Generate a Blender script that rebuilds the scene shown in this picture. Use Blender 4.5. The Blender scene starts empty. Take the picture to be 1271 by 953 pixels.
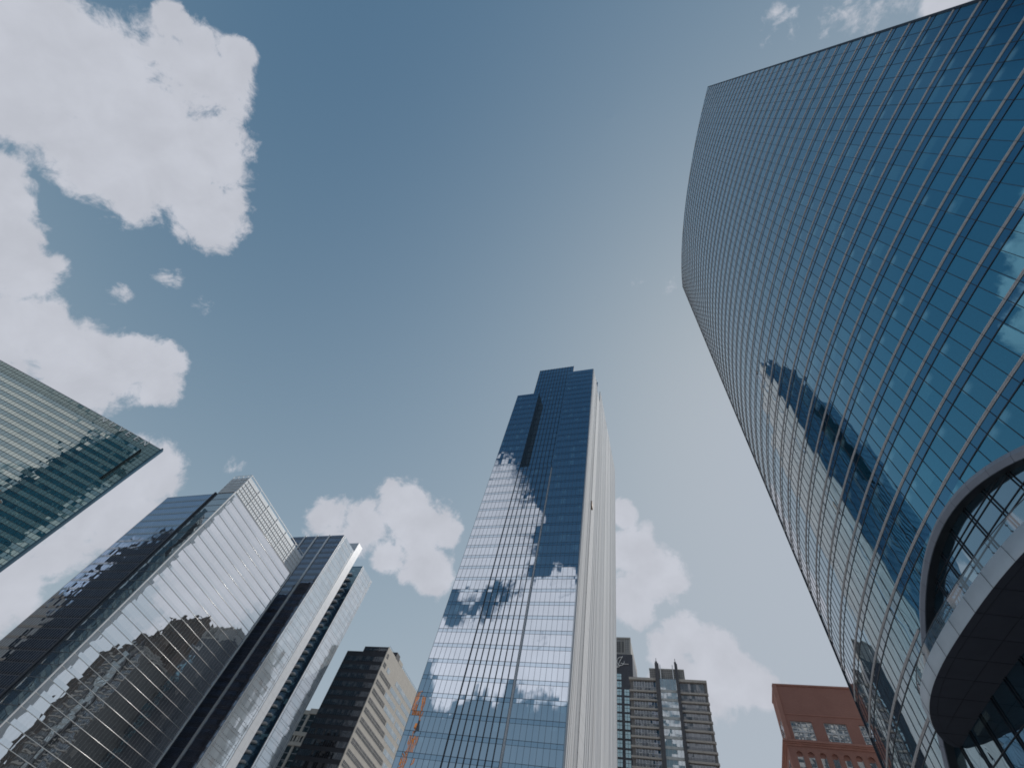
import bpy, bmesh, math, random
from mathutils import Vector, Matrix
random.seed(7)
R = math.radians

# ------------------------------------------------------------------ camera, sky, sun, exposure
sc = bpy.context.scene
sc.render.engine = 'CYCLES'
sc.view_settings.view_transform = 'Standard'
sc.view_settings.look = 'None'
sc.view_settings.gamma = 1.0
sc.view_settings.use_curve_mapping = False
sc.view_settings.exposure = 0.0
sc.cycles.filter_width = 1.75
sc.cycles.max_bounces = 8
sc.cycles.glossy_bounces = 4
sc.cycles.diffuse_bounces = 3
sc.cycles.transparent_max_bounces = 12
sc.cycles.caustics_reflective = False
sc.cycles.caustics_refractive = False

cam = bpy.data.cameras.new('camera')
cam.sensor_width = 36.0
cam.lens = 36.0 * 572.0 / 1271.0
cam.clip_start = 0.1
cam.clip_end = 6000.0
cob = bpy.data.objects.new('camera', cam)
sc.collection.objects.link(cob)
rgt = Vector((0.95112412, 0.24711098, 0.18520010))
up = Vector((0.12805291, -0.86133436, 0.49163560))
fwd = Vector((-0.28100776, 0.44389107, 0.85087917))
m = Matrix((rgt, up, -fwd)).transposed().to_4x4()
m.translation = Vector((0, 0, 1.7))
cob.matrix_world = m
sc.camera = cob

SUN_EL, SUN_AZ = 45.0, 32.0          # azimuth measured from +Y towards +X
SKY_STRENGTH = 0.10
# cumulus banks in the sky: (azimuth, elevation, angular radius) in degrees
CLOUDS=[
  (-110.7,39.9,4.81),(-107.5,43.7,5.44),(-109.8,48.7,3.65),(-100.3,47.5,4.64),(-92.6,46.4,3.34),(-99.9,42.9,4.85),(-106.9,45.8,3.01),(-102.3,46.3,3.02),
  (-101.1,39.8,3.71),(-106.3,36.9,3.9),(-108.3,51.3,2.64),(-112.1,53,1.51),(-115,48.5,1.39),(-100,33.8,1.88),(-97.9,33.3,1.58),(-95.6,32.1,2.4),
  (-91.3,30.9,2.69),(-86.9,29.7,2.68),(-82.6,30.7,2.94),(-79.2,32.7,3.06),(-78.2,35.1,2.22),(-79.1,29.9,2.7),(-75.7,34,1.85),(-86.6,27.2,3.22),
  (-84.9,30.1,2.33),(-69.5,27.1,3.4),(-67.9,28.7,2.35),(-68.3,23.3,3.01),(-67.8,20.2,2.63),(-66.3,23.9,2.82),(-67.9,15.5,2.73),(-69.6,17.3,1.84),
  (-70.2,20.1,1.59),(-49.3,34.8,2.31),(-45,35.8,2.89),(-41.3,39.5,2.98),(-37.3,37.9,3.51),(-34.5,39,2.04),(-35.1,34.8,2.7),(-39.6,34.2,1.98),
  (-33,33.8,1.96),(-44.2,40.1,1.31),(-5.5,41.5,2.83),(-2.3,38.9,2.82),(-0.3,38.1,1.52),(-6.3,36.5,2.67),(-6.8,45,1.74),(0.3,32.8,2.08),
  (-1.8,31.5,1.94),(2.9,31.3,2.48),(5,29.3,2.19),(7.3,28.7,1.74),(9.5,29.3,1.14),(2.2,28.7,2.62),(-3,28.5,1.46),(-0.3,29.3,2.22),
  (10.4,28,0.87),(99.9,74.5,1.07),(105.1,73.9,0.91),(98.4,69.8,1.21),(94.3,67.9,1.26),(94.2,65.6,1.34),(93.2,63.2,1.48),(4.3,73.1,0.93),
  (11.6,71.1,0.83),(-110.7,57.6,0.72),(-63.4,33.8,0.73),(-86.3,40.7,0.72),(-81.8,41.8,0.78),(-86.4,36.5,0.56),(-152.2,45.4,3.05),(-151.6,40.4,3.89),
  (-155.5,38.5,3.16),(-151.3,36.6,3.15),(-157.1,43.4,1.86),(-161.5,33.5,3),(-165.2,34,2.94),(-159.7,30,3.23),(-164.8,29.3,3.23),(-155.8,29.2,2.79),
  (-153.7,26.4,2.72),(-167.1,36.7,1.5),(-150.4,28.3,1.83),(-153.3,24.9,1.88),(-152.1,42.4,3.19),(-150.6,38.3,2.75),(-157.3,38.8,1.98),(-162.9,35,2.18),
  (-159.1,32.3,2.17),(-166,31.8,2.36),(-162.1,28.2,2.32),(-156.4,27.1,2.38),(-164.8,37.3,1.36),(-151.9,28.3,1.82),(-150.4,46,1.35),(56.7,31.1,2.49),
  (52.6,25.9,3.22),(58.8,28.8,2.4),(51.4,29.2,2.18),(55.9,18.7,1.58),(57.3,14,1.32),(55.3,24.5,2.34),(54.4,26.7,3.86),(53.5,29.1,3.48),
  (57.7,25.8,3.28),(50.1,27.2,2.64),(56.7,22.1,2.25),(52.9,24.1,2.67),(49.2,29.3,1.69),(53.1,20.8,1.36),(57.5,18.6,0.99),(42.8,25.2,1.64),
  (41.3,29.1,1.37),(41.1,22.1,2.05),(42.8,20,1.53),(42.9,16.7,1.6),(165.8,26.2,2.78),(163,27,2.61),(164.3,23.5,2.43),(168.3,25.4,1.76),
  (161.3,28.6,1.5),(159.6,20.3,1.62),(158.2,18.1,1.47),(160.6,24,1.69),(-116.2,19.6,1.5),(-115.9,24.5,1.31),(-116.1,22,1.55),(175,26,4.5),
  (168,25.5,3.6),(183,24,4.5),(171,27,3),(179,22,3),
]


def build_world():
    w = bpy.data.worlds.new('World')
    sc.world = w
    w.use_nodes = True
    nt = w.node_tree
    nt.nodes.clear()
    N, L = nt.nodes.new, nt.links.new
    def math_(op, a, b=None, c=None, clamp=False):
        n = N('ShaderNodeMath'); n.operation = op; n.use_clamp = clamp
        for i, v in enumerate((a, b, c)):
            if v is None: continue
            if isinstance(v, (int, float)): n.inputs[i].default_value = v
            else: L(v, n.inputs[i])
        return n.outputs[0]
    tc = N('ShaderNodeTexCoord')
    d = tc.outputs['Generated']
    sky = N('ShaderNodeTexSky')
    sky.sky_type = 'NISHITA'
    sky.sun_disc = False
    sky.sun_elevation = R(SUN_EL)
    sky.sun_rotation = R(SUN_AZ)
    sky.altitude = 200
    sky.air_density = 1.0
    sky.dust_density = SKY_DUST
    sky.ozone_density = 1.2
    # the sky saturates softly towards the sun, as on film
    sep = N('ShaderNodeSeparateColor'); L(sky.outputs[0], sep.inputs[0])
    com = N('ShaderNodeCombineColor')
    # dark patches put into the sky behind the camera to deepen mirrored blue
    dv = N('ShaderNodeVectorMath'); dv.operation = 'DOT_PRODUCT'; L(d, dv.inputs[0])
    da, de = R(-163.0), R(45.0)
    dv.inputs[1].default_value = (math.cos(de) * math.sin(da), math.cos(de) * math.cos(da), math.sin(de))
    dm = N('ShaderNodeMapRange'); dm.interpolation_type = 'SMOOTHSTEP'
    dm.inputs['From Min'].default_value = math.cos(R(25.5)); dm.inputs['From Max'].default_value = math.cos(R(14))
    dm.inputs['To Min'].default_value = 1.0; dm.inputs['To Max'].default_value = 0.38
    L(dv.outputs['Value'], dm.inputs['Value'])
    dv2 = N('ShaderNodeVectorMath'); dv2.operation = 'DOT_PRODUCT'; L(d, dv2.inputs[0])
    da, de = R(-160.0), R(18.0)
    dv2.inputs[1].default_value = (math.cos(de) * math.sin(da), math.cos(de) * math.cos(da), math.sin(de))
    dm2 = N('ShaderNodeMapRange'); dm2.interpolation_type = 'SMOOTHSTEP'
    dm2.inputs['From Min'].default_value = math.cos(R(30)); dm2.inputs['From Max'].default_value = math.cos(R(12))
    dm2.inputs['To Min'].default_value = 1.0; dm2.inputs['To Max'].default_value = 0.6
    L(dv2.outputs['Value'], dm2.inputs['Value'])
    deep = math_('MINIMUM', dm.outputs[0], dm2.outputs[0])
    for i, (top, k, r0, mr_) in enumerate(SKY_CURVE):
        c_ = math_('MULTIPLY_ADD', sep.outputs[i], 1.0 - mr_, math_('MULTIPLY', sep.outputs[0], mr_))
        x = math_('MAXIMUM', math_('MULTIPLY_ADD', c_, 0.1, -r0), math_('MULTIPLY', sep.outputs[i], 0.012))
        y = math_('SUBTRACT', 1.0, math_('EXPONENT', math_('MULTIPLY', x, -k)))
        L(math_('MULTIPLY', math_('MULTIPLY', y, math_('POWER', deep, (1.3, 1.0, 0.78)[i])), top * 10.0), com.inputs[i])
    class hs: outputs = com.outputs
    # cloud banks
    f = None
    for az, el, r in CLOUDS:
        a, e, rr = R(az), R(el), R(r * 1.18 if r > 1.35 else r * 2.4)
        v = N('ShaderNodeVectorMath'); v.operation = 'DOT_PRODUCT'
        L(d, v.inputs[0])
        v.inputs[1].default_value = (math.cos(e) * math.sin(a), math.cos(e) * math.cos(a), math.sin(e))
        k = 1.0 / (1.0 - math.cos(rr))
        b = math_('MULTIPLY_ADD', v.outputs['Value'], k, 1.0 - k)
        b = math_('MAXIMUM', b if r > 1.35 else math_('MULTIPLY_ADD', b, 0.6, -0.62), -1.5)
        f = b if f is None else math_('SMOOTH_MAX', f, b, 0.25)
    def noise(scale, detail, rough, dist=0.0, vec=d):
        n = N('ShaderNodeTexNoise'); n.noise_dimensions = '3D'
        n.inputs['Scale'].default_value = scale
        n.inputs['Detail'].default_value = detail
        n.inputs['Roughness'].default_value = rough
        n.inputs['Distortion'].default_value = dist
        L(vec, n.inputs['Vector'])
        return n.outputs['Fac']
    n1 = noise(13.0, 12.0, 0.66, 0.35)
    n2 = noise(5.0, 5.0, 0.5)
    n3 = noise(16.0, 6.0, 0.55, 0.2)
    n4 = noise(34.0, 8.0, 0.62, 0.6)
    t = math_('MULTIPLY_ADD', math_('SUBTRACT', n1, 0.5), 4.2, math_('MULTIPLY', f, 1.6))
    t = math_('MULTIPLY_ADD', math_('SUBTRACT', n4, 0.5), 2.3, t)
    t = math_('ADD', t, math_('MULTIPLY', math_('SUBTRACT', n2, 0.5), 1.2))
    mr = N('ShaderNodeMapRange'); mr.interpolation_type = 'SMOOTHSTEP'
    mr.inputs['From Min'].default_value = -0.2
    mr.inputs['From Max'].default_value = 0.85
    L(t, mr.inputs['Value'])
    dens = math_('MULTIPLY', mr.outputs[0], 0.97)
    # thin veil of high cloud everywhere, faint
    # brightness of the cloud: thick parts a little greyer
    sh = N('ShaderNodeMapRange')
    sh.inputs['From Min'].default_value = 0.35; sh.inputs['From Max'].default_value = 0.68
    sh.inputs['To Min'].default_value = CLOUD_LO; sh.inputs['To Max'].default_value = CLOUD_HI
    L(n3, sh.inputs['Value'])
    cc = N('ShaderNodeVectorMath'); cc.operation = 'SCALE'
    cc.inputs[0].default_value = CLOUD_COL
    # clouds opposite the sun are lit full on
    ds_ = N('ShaderNodeVectorMath'); ds_.operation = 'DOT_PRODUCT'; L(d, ds_.inputs[0])
    e, a = R(SUN_EL), R(SUN_AZ)
    ds_.inputs[1].default_value = (math.cos(e) * math.sin(a), math.cos(e) * math.cos(a), math.sin(e))
    fl = N('ShaderNodeMapRange'); fl.interpolation_type = 'SMOOTHSTEP'
    fl.inputs['From Min'].default_value = 0.05; fl.inputs['From Max'].default_value = -0.45
    fl.inputs['To Min'].default_value = 1.0; fl.inputs['To Max'].default_value = 1.4
    L(ds_.outputs['Value'], fl.inputs['Value'])
    L(math_('MULTIPLY', sh.outputs[0], fl.outputs[0]), cc.inputs['Scale'])
    mx = N('ShaderNodeMix'); mx.data_type = 'RGBA'
    L(dens, mx.inputs['Factor'])
    L(hs.outputs[0], mx.inputs['A'])
    L(cc.outputs[0], mx.inputs['B'])
    bg = N('ShaderNodeBackground')
    bg.inputs['Strength'].default_value = SKY_STRENGTH
    L(mx.outputs['Result'], bg.inputs['Color'])
    out = N('ShaderNodeOutputWorld')
    L(bg.outputs[0], out.inputs['Surface'])

SKY_DUST = 0.6
SKY_CURVE = ((0.43, 12.0, 0.05, 0.0), (0.48, 12.0, 0.05, 0.6), (0.55, 8.5, 0.06, 0.5))   # per channel: ceiling, slope, toe, share of red
CLOUD_COL, CLOUD_LO, CLOUD_HI = (5.2, 5.4, 6.0), 0.98, 1.09
build_world()

sun = bpy.data.lights.new('sun', 'SUN')
sun.energy = 2.6
sun.angle = R(0.53)
sun.color = (1.0, 0.95, 0.88)
sob = bpy.data.objects.new('sun', sun)
sc.collection.objects.link(sob)
sd = Vector((math.cos(R(SUN_EL)) * math.sin(R(SUN_AZ)), math.cos(R(SUN_EL)) * math.cos(R(SUN_AZ)), math.sin(R(SUN_EL))))
sob.rotation_euler = sd.to_track_quat('Z', 'Y').to_euler()
sob.location = sd * 800

# ------------------------------------------------------------------ helpers
class MB:
    """collects quads with a metre-scaled UV"""
    def __init__(self):
        self.v, self.f, self.uv, self.s = [], [], [], []
    def face(self, pts, uvs=None, smooth=False):
        i = len(self.v)
        self.v += [tuple(p) for p in pts]
        self.f.append(tuple(range(i, i + len(pts))))
        if uvs is None:
            a = Vector(pts[1]) - Vector(pts[0]); b = Vector(pts[2]) - Vector(pts[0])
            n = a.cross(b)
            ax = max(range(3), key=lambda k: abs(n[k]))
            uvs = [((p[1], p[2]), (p[0], p[2]), (p[0], p[1]))[ax] for p in pts]
        self.uv += [tuple(u) for u in uvs]
        self.s.append(smooth)
    def box(self, x0, x1, y0, y1, z0, z1):
        if x0 > x1: x0, x1 = x1, x0
        if y0 > y1: y0, y1 = y1, y0
        if z0 > z1: z0, z1 = z1, z0
        self.face([(x0,y0,z0),(x1,y0,z0),(x1,y0,z1),(x0,y0,z1)])
        self.face([(x1,y1,z0),(x0,y1,z0),(x0,y1,z1),(x1,y1,z1)])
        self.face([(x0,y1,z0),(x0,y0,z0),(x0,y0,z1),(x0,y1,z1)])
        self.face([(x1,y0,z0),(x1,y1,z0),(x1,y1,z1),(x1,y0,z1)])
        self.face([(x0,y0,z1),(x1,y0,z1),(x1,y1,z1),(x0,y1,z1)])
        self.face([(x0,y1,z0),(x1,y1,z0),(x1,y0,z0),(x0,y0,z0)])
        return self
    def prism(self, poly, z0, z1, cap=True):
        n = len(poly); u = 0.0
        for i in range(n):
            a, b = poly[i], poly[(i + 1) % n]
            l = math.hypot(b[0] - a[0], b[1] - a[1])
            self.face([(a[0],a[1],z0),(b[0],b[1],z0),(b[0],b[1],z1),(a[0],a[1],z1)],
                      [(u,z0),(u+l,z0),(u+l,z1),(u,z1)])
            u += l
        if cap:
            self.face([(p[0],p[1],z1) for p in poly], [(p[0],p[1]) for p in poly])
            self.face([(p[0],p[1],z0) for p in reversed(poly)], [(p[0],p[1]) for p in reversed(poly)])
        return self
    def bar(self, p, q, r, sides=4, w=None):
        p, q = Vector(p), Vector(q)
        d = (q - p).normalized()
        a = d.cross(Vector((0, 0, 1)))
        if a.length < 1e-3: a = d.cross(Vector((1, 0, 0)))
        a.normalize(); b = d.cross(a)
        ring = []
        for k in range(sides):
            t = 2 * math.pi * (k + .5) / sides
            ring.append(a * math.cos(t) * r + b * math.sin(t) * (w or r))
        for k in range(sides):
            o, o2 = ring[k], ring[(k + 1) % sides]
            self.face([p + o, p + o2, q + o2, q + o], smooth=sides > 6)
        self.face([p + o for o in reversed(ring)]); self.face([q + o for o in ring])
        return self
    def build(self, name, mat, parent=None):
        me = bpy.data.meshes.new(name)
        me.from_pydata(self.v, [], self.f)
        ul = me.uv_layers.new(name='UVMap')
        flat = [c for u in self.uv for c in u]
        ul.data.foreach_set('uv', flat)
        me.polygons.foreach_set('use_smooth', self.s)
        if any(self.s):
            bm = bmesh.new(); bm.from_mesh(me)
            bmesh.ops.remove_doubles(bm, verts=bm.verts, dist=0.0005)
            bm.to_mesh(me); bm.free()
        me.materials.append(mat)
        me.update()
        o = bpy.data.objects.new(name, me)
        sc.collection.objects.link(o)
        if parent is not None:
            o.parent = parent
            o.matrix_parent_inverse = Matrix.Translation(parent_loc(parent)).inverted()
        return o

def parent_loc(o):
    p = Vector((0, 0, 0))
    while o is not None:
        p += o.location
        if o.parent: p += o.matrix_parent_inverse.translation
        o = o.parent
    return p

def thing(name, label, cat, loc=(0, 0, 0), group=None):
    o = bpy.data.objects.new(name, None)
    o.empty_display_size = 5
    sc.collection.objects.link(o)
    o.location = loc
    o['label'] = label; o['category'] = cat
    if group: o['group'] = group
    return o

# ------------------------------------------------------------------ materials
def new_mat(name):
    mt = bpy.data.materials.new(name); mt.use_nodes = True
    nt = mt.node_tree; nt.nodes.clear()
    out = nt.nodes.new('ShaderNodeOutputMaterial')
    return mt, nt, out

class G:
    """small node-writing helper"""
    def __init__(self, nt): self.nt = nt
    def n(self, t, **kw):
        x = self.nt.nodes.new(t)
        for k, v in kw.items(): setattr(x, k, v)
        return x
    def link(self, a, b): self.nt.links.new(a, b)
    def m(self, op, a, b=None, c=None, clamp=False):
        x = self.n('ShaderNodeMath', operation=op, use_clamp=clamp)
        for i, v in enumerate((a, b, c)):
            if v is None: continue
            if isinstance(v, (int, float)): x.inputs[i].default_value = v
            else: self.link(v, x.inputs[i])
        return x.outputs[0]
    def vm(self, op, a, b=None, s=None):
        x = self.n('ShaderNodeVectorMath', operation=op)
        for i, v in enumerate((a, b)):
            if v is None: continue
            if isinstance(v, (tuple, list)): x.inputs[i].default_value = v
            else: self.link(v, x.inputs[i])
        if s is not None:
            if isinstance(s, (int, float)): x.inputs['Scale'].default_value = s
            else: self.link(s, x.inputs['Scale'])
        return x.outputs[0]
    def mix(self, f, a, b):
        x = self.n('ShaderNodeMix', data_type='RGBA')
        for k, v in (('Factor', f), ('A', a), ('B', b)):
            if isinstance(v, (int, float)): x.inputs[k].default_value = v
            elif isinstance(v, (tuple, list)): x.inputs[k].default_value = tuple(v) + (1,) * (4 - len(v))
            else: self.link(v, x.inputs[k])
        return x.outputs['Result']
    def ss(self, v, a, b):
        x = self.n('ShaderNodeMapRange', interpolation_type='SMOOTHSTEP')
        x.inputs['From Min'].default_value = a; x.inputs['From Max'].default_value = b
        self.link(v, x.inputs['Value'])
        return x.outputs[0]

def glass(name, base, tint, r0, cell=(1.5, 4.25), off=(0, 0), tilt=0.006, wob=0.004, wscale=0.25,
          blind=0.06, blind_col=(0.16, 0.26, 0.30), spandrel=0.0, sp_base=None, sp_tint=None, sp_r0=None,
          rough=0.0, vary=0.25, glow=0.0, power=4.0, neutral=(0.6, 1.0)):
    """coated curtain-wall glass: dark room behind, mirror coat in front, every pane set a hair out of true"""
    mt, nt, out = new_mat(name); g = G(nt)
    uv = g.n('ShaderNodeUVMap', uv_map='UVMap').outputs[0]
    sx = g.n('ShaderNodeSeparateXYZ'); g.link(uv, sx.inputs[0])
    u = g.m('DIVIDE', g.m('SUBTRACT', sx.outputs[0], off[0]), cell[0])
    v = g.m('DIVIDE', g.m('SUBTRACT', sx.outputs[1], off[1]), cell[1])
    iu, iv = g.m('FLOOR', u), g.m('FLOOR', v)
    fu, fv = g.m('FRACT', u), g.m('FRACT', v)
    sp = g.m('LESS_THAN', fv, spandrel) if spandrel > 0 else None
    cid = g.n('ShaderNodeCombineXYZ')
    g.link(iu, cid.inputs[0])
    if sp is not None: g.link(g.m('MULTIPLY_ADD', iv, 2.0, sp), cid.inputs[1])
    else: g.link(iv, cid.inputs[1])
    wn = g.n('ShaderNodeTexWhiteNoise', noise_dimensions='3D'); g.link(cid.outputs[0], wn.inputs['Vector'])
    geo = g.n('ShaderNodeNewGeometry')
    ns = g.n('ShaderNodeTexNoise'); ns.inputs['Scale'].default_value = wscale; ns.inputs['Detail'].default_value = 1.5
    # the warp of one pane does not continue into the next
    g.link(g.vm('ADD', geo.outputs['Position'], g.vm('SCALE', wn.outputs['Color'], None, 3.0)), ns.inputs['Vector'])
    half = (0.5, 0.5, 0.5)
    p1 = g.vm('SCALE', g.vm('SUBTRACT', wn.outputs['Color'], half), None, tilt * 2)
    p2 = g.vm('SCALE', g.vm('SUBTRACT', ns.outputs['Color'], half), None, wob * 4)
    nrm = g.vm('NORMALIZE', g.vm('ADD', geo.outputs['Normal'], g.vm('ADD', p1, p2)))
    # room side
    rnd = g.n('ShaderNodeSeparateColor'); g.link(wn.outputs['Color'], rnd.inputs[0])
    dark = tuple(c * (1 - vary) for c in base); lite = tuple(c * (1 + vary) for c in base)
    col = g.mix(rnd.outputs[0], dark, lite)
    if blind > 0:
        # a blind hangs part-way down behind some panes
        drop = g.m('GREATER_THAN', fv, g.m('MULTIPLY_ADD', rnd.outputs[1], 0.5, 0.35))
        has = g.m('MULTIPLY', g.m('LESS_THAN', rnd.outputs[2], blind), drop)
        col = g.mix(has, col, blind_col)
    if glow > 0:  # paler patch painted into the room colour for lit ceilings
        gl = g.m('MULTIPLY', g.ss(fv, 0.75, 0.92), g.m('MULTIPLY', g.ss(fu, 0.15, 0.6), g.m('LESS_THAN', rnd.outputs[0], glow)))
        col = g.mix(gl, col, (0.26, 0.46, 0.52))
    tcol = None
    if sp is not None:
        col = g.mix(sp, col, sp_base or base)
        tcol = g.mix(sp, tint, sp_tint or tint)
    lw = g.n('ShaderNodeLayerWeight'); lw.inputs['Blend'].default_value = 0.5
    fc = g.m('POWER', lw.outputs['Facing'], power)
    if sp is not None and sp_r0 is not None:
        rr = g.m('MULTIPLY_ADD', sp, sp_r0 - r0, r0)
        fac = g.m('MULTIPLY_ADD', fc, g.m('SUBTRACT', 1.0, rr), rr)
    else:
        fac = g.m('MULTIPLY_ADD', fc, 1.0 - r0, r0)
    df = g.n('ShaderNodeBsdfDiffuse'); g.link(col, df.inputs['Color'])
    gs = g.n('ShaderNodeBsdfGlossy'); gs.inputs['Roughness'].default_value = rough
    tw = g.mix(g.ss(lw.outputs['Facing'], *neutral), tcol if tcol is not None else tint, (0.92, 0.94, 0.96))
    g.link(tw, gs.inputs['Color'])
    g.link(nrm, gs.inputs['Normal'])
    mx = g.n('ShaderNodeMixShader')
    g.link(fac, mx.inputs[0]); g.link(df.outputs[0], mx.inputs[1]); g.link(gs.outputs[0], mx.inputs[2])
    g.link(mx.outputs[0], out.inputs['Surface'])
    return mt

def solid(name, col, rough=0.6, metal=0.0, var=0.12, nscale=0.6, stretch=(1, 1, 1), spec=0.4, cell=None, joint=0.0, joint_col=None, coff=(0, 0)):
    """painted metal, stone or masonry: mottled, optionally with panel joints"""
    mt, nt, out = new_mat(name); g = G(nt)
    geo = g.n('ShaderNodeNewGeometry')
    p = g.vm('MULTIPLY', geo.outputs['Position'], stretch)
    ns = g.n('ShaderNodeTexNoise'); ns.inputs['Scale'].default_value = nscale; ns.inputs['Detail'].default_value = 6; ns.inputs['Roughness'].default_value = 0.6
    g.link(p, ns.inputs['Vector'])
    c = g.mix(g.ss(ns.outputs['Fac'], 0.3, 0.7), tuple(x * (1 - var) for x in col), tuple(x * (1 + var) for x in col))
    if cell:
        uv = g.n('ShaderNodeUVMap', uv_map='UVMap').outputs[0]
        sx = g.n('ShaderNodeSeparateXYZ'); g.link(uv, sx.inputs[0])
        u = g.m('DIVIDE', g.m('SUBTRACT', sx.outputs[0], coff[0]), cell[0]); v = g.m('DIVIDE', g.m('SUBTRACT', sx.outputs[1], coff[1]), cell[1])
        cid = g.n('ShaderNodeCombineXYZ'); g.link(g.m('FLOOR', u), cid.inputs[0]); g.link(g.m('FLOOR', v), cid.inputs[1])
        wn = g.n('ShaderNodeTexWhiteNoise', noise_dimensions='3D'); g.link(cid.outputs[0], wn.inputs['Vector'])
        c = g.mix(g.m('MULTIPLY', wn.outputs['Value'], 0.35), c, tuple(x * (1 - var * 1.5) for x in col))
        if joint > 0:
            ju = g.m('LESS_THAN', g.m('FRACT', u), joint / cell[0]); jv = g.m('LESS_THAN', g.m('FRACT', v), joint / cell[1])
            c = g.mix(g.m('MAXIMUM', ju, jv), c, joint_col or tuple(x * 0.35 for x in col))
    b = g.n('ShaderNodeBsdfPrincipled')
    g.link(c, b.inputs['Base Color'])
    b.inputs['Roughness'].default_value = rough
    b.inputs['Metallic'].default_value = metal
    b.inputs['Specular IOR Level'].default_value = spec
    g.link(b.outputs[0], out.inputs['Surface'])
    return mt

def clear_glass(name, tint=(0.75, 0.86, 0.88), r0=0.10):
    mt, nt, out = new_mat(name); g = G(nt)
    tr = g.n('ShaderNodeBsdfTransparent'); tr.inputs['Color'].default_value = tint + (1,)
    gs = g.n('ShaderNodeBsdfGlossy'); gs.inputs['Roughness'].default_value = 0.0
    lw = g.n('ShaderNodeLayerWeight'); lw.inputs['Blend'].default_value = 0.5
    fac = g.m('MULTIPLY_ADD', g.m('POWER', lw.outputs['Facing'], 4.0), 1 - r0, r0)
    mx = g.n('ShaderNodeMixShader')
    g.link(fac, mx.inputs[0]); g.link(tr.outputs[0], mx.inputs[1]); g.link(gs.outputs[0], mx.inputs[2])
    g.link(mx.outputs[0], out.inputs['Surface'])
    return mt

M = {}
M['dark_mullion'] = solid('dark_mullion', (0.05, 0.055, 0.07), 0.45, 0.3)
M['mid_mullion'] = solid('mid_mullion', (0.16, 0.17, 0.19), 0.4, 0.5)
M['pale_metal'] = solid('pale_metal', (0.50, 0.49, 0.49), 0.38, 0.75, var=0.08)
M['white_metal'] = solid('white_metal', (0.72, 0.73, 0.75), 0.4, 0.2, var=0.05)
M['concrete'] = solid('concrete', (0.36, 0.35, 0.33), 0.85, var=0.1)
M['beige_stone'] = solid('beige_stone', (0.46, 0.43, 0.39), 0.8, var=0.08)
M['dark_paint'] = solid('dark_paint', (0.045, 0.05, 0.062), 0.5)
M['roofing'] = solid('roofing', (0.12, 0.12, 0.12), 0.9)

# ------------------------------------------------------------------ ground
mb = MB(); s = 1500
mb.face([(-s,-s,0),(s,-s,0),(s,s,0),(-s,s,0)])
o = mb.build('ground', solid('paving', (0.42, 0.41, 0.39), 0.85, var=0.1, cell=(1.2, 1.2), joint=0.02)); o['kind'] = 'structure'
mb = MB(); mb.face([(-150,-400,0.004),(-60,-400,0.004),(-60,70,0.004),(-150,70,0.004)])
wm = glass('river_water', (0.02, 0.05, 0.045), (0.8, 0.9, 0.9), 0.05, cell=(400, 400), tilt=0, wob=0.05, wscale=0.6, blind=0, vary=0)
o = mb.build('river', wm); o['kind'] = 'structure'
mb = MB(); mb.face([(-58,80,0.004),(12,80,0.004),(12,100,0.004),(-58,100,0.004)])
o = mb.build('road', solid('asphalt', (0.05, 0.05, 0.052), 0.9)); o['kind'] = 'structure'

# ------------------------------------------------------------------ the curved glass tower beside the camera
FC = (146.27018442, 60.7697007)      # centre of the facade arc
FR = 125.956
A0 = math.atan2(-1.0 - FC[1], 36.5 - FC[0])
S_END = 80.2
def fp(s, off=0.0):
    a = A0 - s / FR
    return (FC[0] + (FR + off) * math.cos(a), FC[1] + (FR + off) * math.sin(a))
def roof_z(s): return 200.6 + 0.0139 * (s - 39.8) ** 2
def arch_z(s): return 36.8 - 0.029 * (s - 40.4) ** 2
FLOOR0, FH = 68.15, 4.285

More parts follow.
